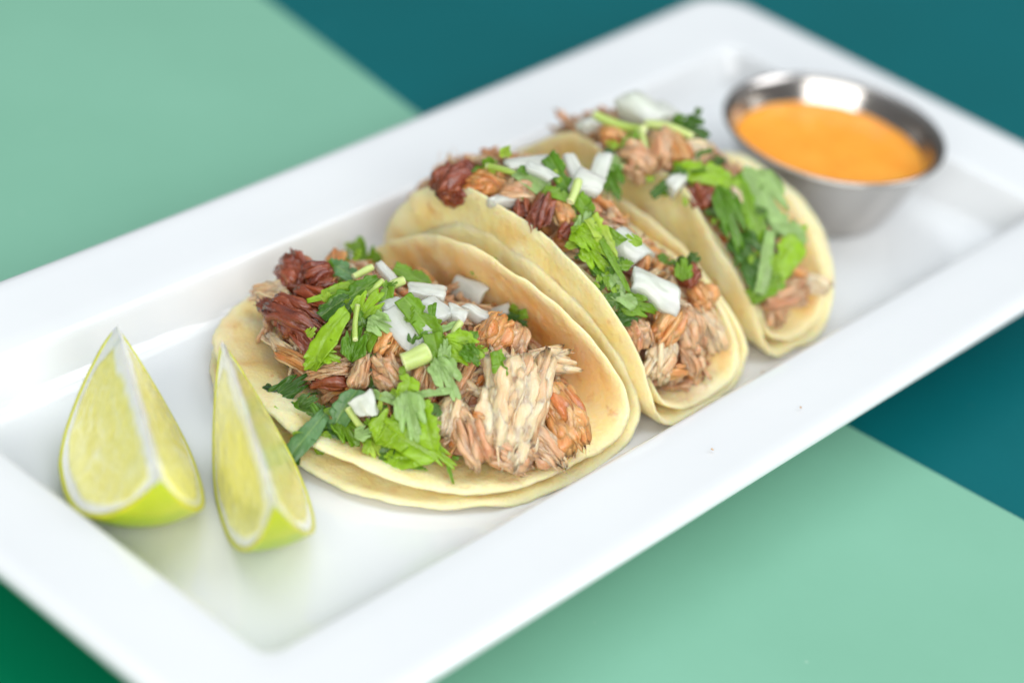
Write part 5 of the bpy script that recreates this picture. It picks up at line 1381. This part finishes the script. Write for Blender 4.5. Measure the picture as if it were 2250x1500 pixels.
for idx, (name, kind, label, group, pos, ax, nm, L, W, x) in enumerate(ITEMS):
    sd = 100 + idx * 7 + x.get('seed', 0)
    if name == 'pork_chunk':
        o = pork_piece(name, kind, L, W, W * x.get('t', 0.6), sd, n=int(0.45 * x.get('n', 22)), fray=x.get('fray', 0.3) * (1.0 if kind == 'pale' else 0.7), bend=x.get('bend', 0.15), lump=x.get('lump', 0.5), fib={'pale': 0.75}.get(kind, 0.55))
        cat = "pork piece"
    elif name == 'cilantro_leaf':
        o = leaf_obj(name, L * 1.08, W * (1.3 if kind != 'strip' else 1.12), sd, kind, x.get('curl', 0.6), x.get('fold', 0.15), GREENS[x.get('g', 3)])
        cat = "cilantro"
    elif name == 'cilantro_stalk':
        o = stem_obj(name, L * 0.9, W * 0.66, sd, x.get('bend', 0.2), GREENS[x.get('g', 4)])
        cat = "cilantro stalk"
    else:
        o = onion_obj(name, L, W, x.get('t', 0.0030), sd, x.get('curve', 0.25), corner=x.get('corner', 0.34))
        cat = "onion"
    settle(o, pos, ax, nm)
    if name == 'cilantro_stalk':
        o.color = (srgb(150, 176, 66), srgb(164, 190, 84), srgb(188, 206, 122))[x.get('g', 4) - 3 if 3 <= x.get('g', 4) <= 5 else 2]
    tag(o, label, cat, group)

# ---------------------------------------------------------------- fine cilantro scraps between the larger leaves, one mass per taco
def scraps(label, group_word, seed, n):
    rnd = random.Random(seed)
    src = [it for it in ITEMS if it[0] == 'cilantro_leaf' and group_word in it[3]]
    V, F, VE, TI = [], [], [], []
    for k in range(n):
        it = rnd.choice(src)
        L = rnd.uniform(0.0018, 0.0058)
        W = L * rnd.uniform(0.5, 1.1)
        o = leaf_obj("tmp", L, W, seed * 77 + k, rnd.choice(['leaf', 'leaf', 'half']), rnd.uniform(0.2, 1.6), rnd.uniform(0, 0.4), (1, 1, 1, 1))
        ax = Vector((rnd.gauss(0, 1), rnd.gauss(0, 1), rnd.gauss(0, .4)))
        nm = (Vector(it[6]) + Vector((rnd.gauss(0, .4), rnd.gauss(0, .4), rnd.gauss(0, .3)))).normalized()
        mt = basis(ax, nm)
        p = Vector(it[4])
        j = Vector((rnd.gauss(0, 1), rnd.gauss(0, 1), rnd.gauss(0, 1))) * 0.0027
        n0 = Vector(it[6])
        mt.translation = p + j - n0 * j.dot(n0) - n0 * rnd.uniform(-0.0005, 0.003)
        b = len(V)
        me = o.data
        V += [mt @ v.co for v in me.vertices]
        F += [tuple(i + b for i in q.vertices) for q in me.polygons]
        VE += [a.value for a in me.attributes['vein'].data]
        TI += [rnd.random()] * len(me.vertices)
        bpy.data.objects.remove(o)
        bpy.data.meshes.remove(me)
    o = mesh_obj("cilantro_scraps", V, F, M_SCRAP, attrs={'vein': VE, 'tint': TI})
    tag(o, label, "cilantro scraps", kind="stuff")
scraps("fine cilantro scraps scattered among the leaves of the front taco", "front", 3, 110)
scraps("fine cilantro scraps scattered among the leaves of the middle taco", "middle", 4, 90)
scraps("fine cilantro scraps scattered among the leaves of the far taco", "far", 5, 70)

# ---------------------------------------------------------------- crumbs fallen on the platter
def crumbs():
    rnd = random.Random(77)
    V, F, TO = [], [], []
    for x, y, z, r in ((-0.020, -0.0715, 0.0246, 0.0003), (-0.036, -0.0515, FLOOR, 0.0007), (0.020, -0.0530, FLOOR, 0.0006), (0.0335, -0.0495, FLOOR, 0.0005),
                       (0.012, -0.0745, 0.0246, 0.0003)):
        v, f, to = shred_mesh(r * 3.2, r * 1.8, r * 1.2, rnd.randint(1, 9999), n=1, fine=False, bundles=1)
        mt = Matrix.Translation((x, y, z + r * 0.45)) @ Matrix.Rotation(rnd.random() * 6, 4, 'Z')
        b = len(V)
        V += [mt @ p for p in v]; TO += to
        F += [tuple(i + b for i in q) for q in f]
    o = mesh_obj("crumbs", V, F, M_PORK['tan'], attrs={'tone': TO})
    tag(o, "tiny brown food crumbs scattered on the white platter around the tacos", "crumbs", kind="stuff")
crumbs()
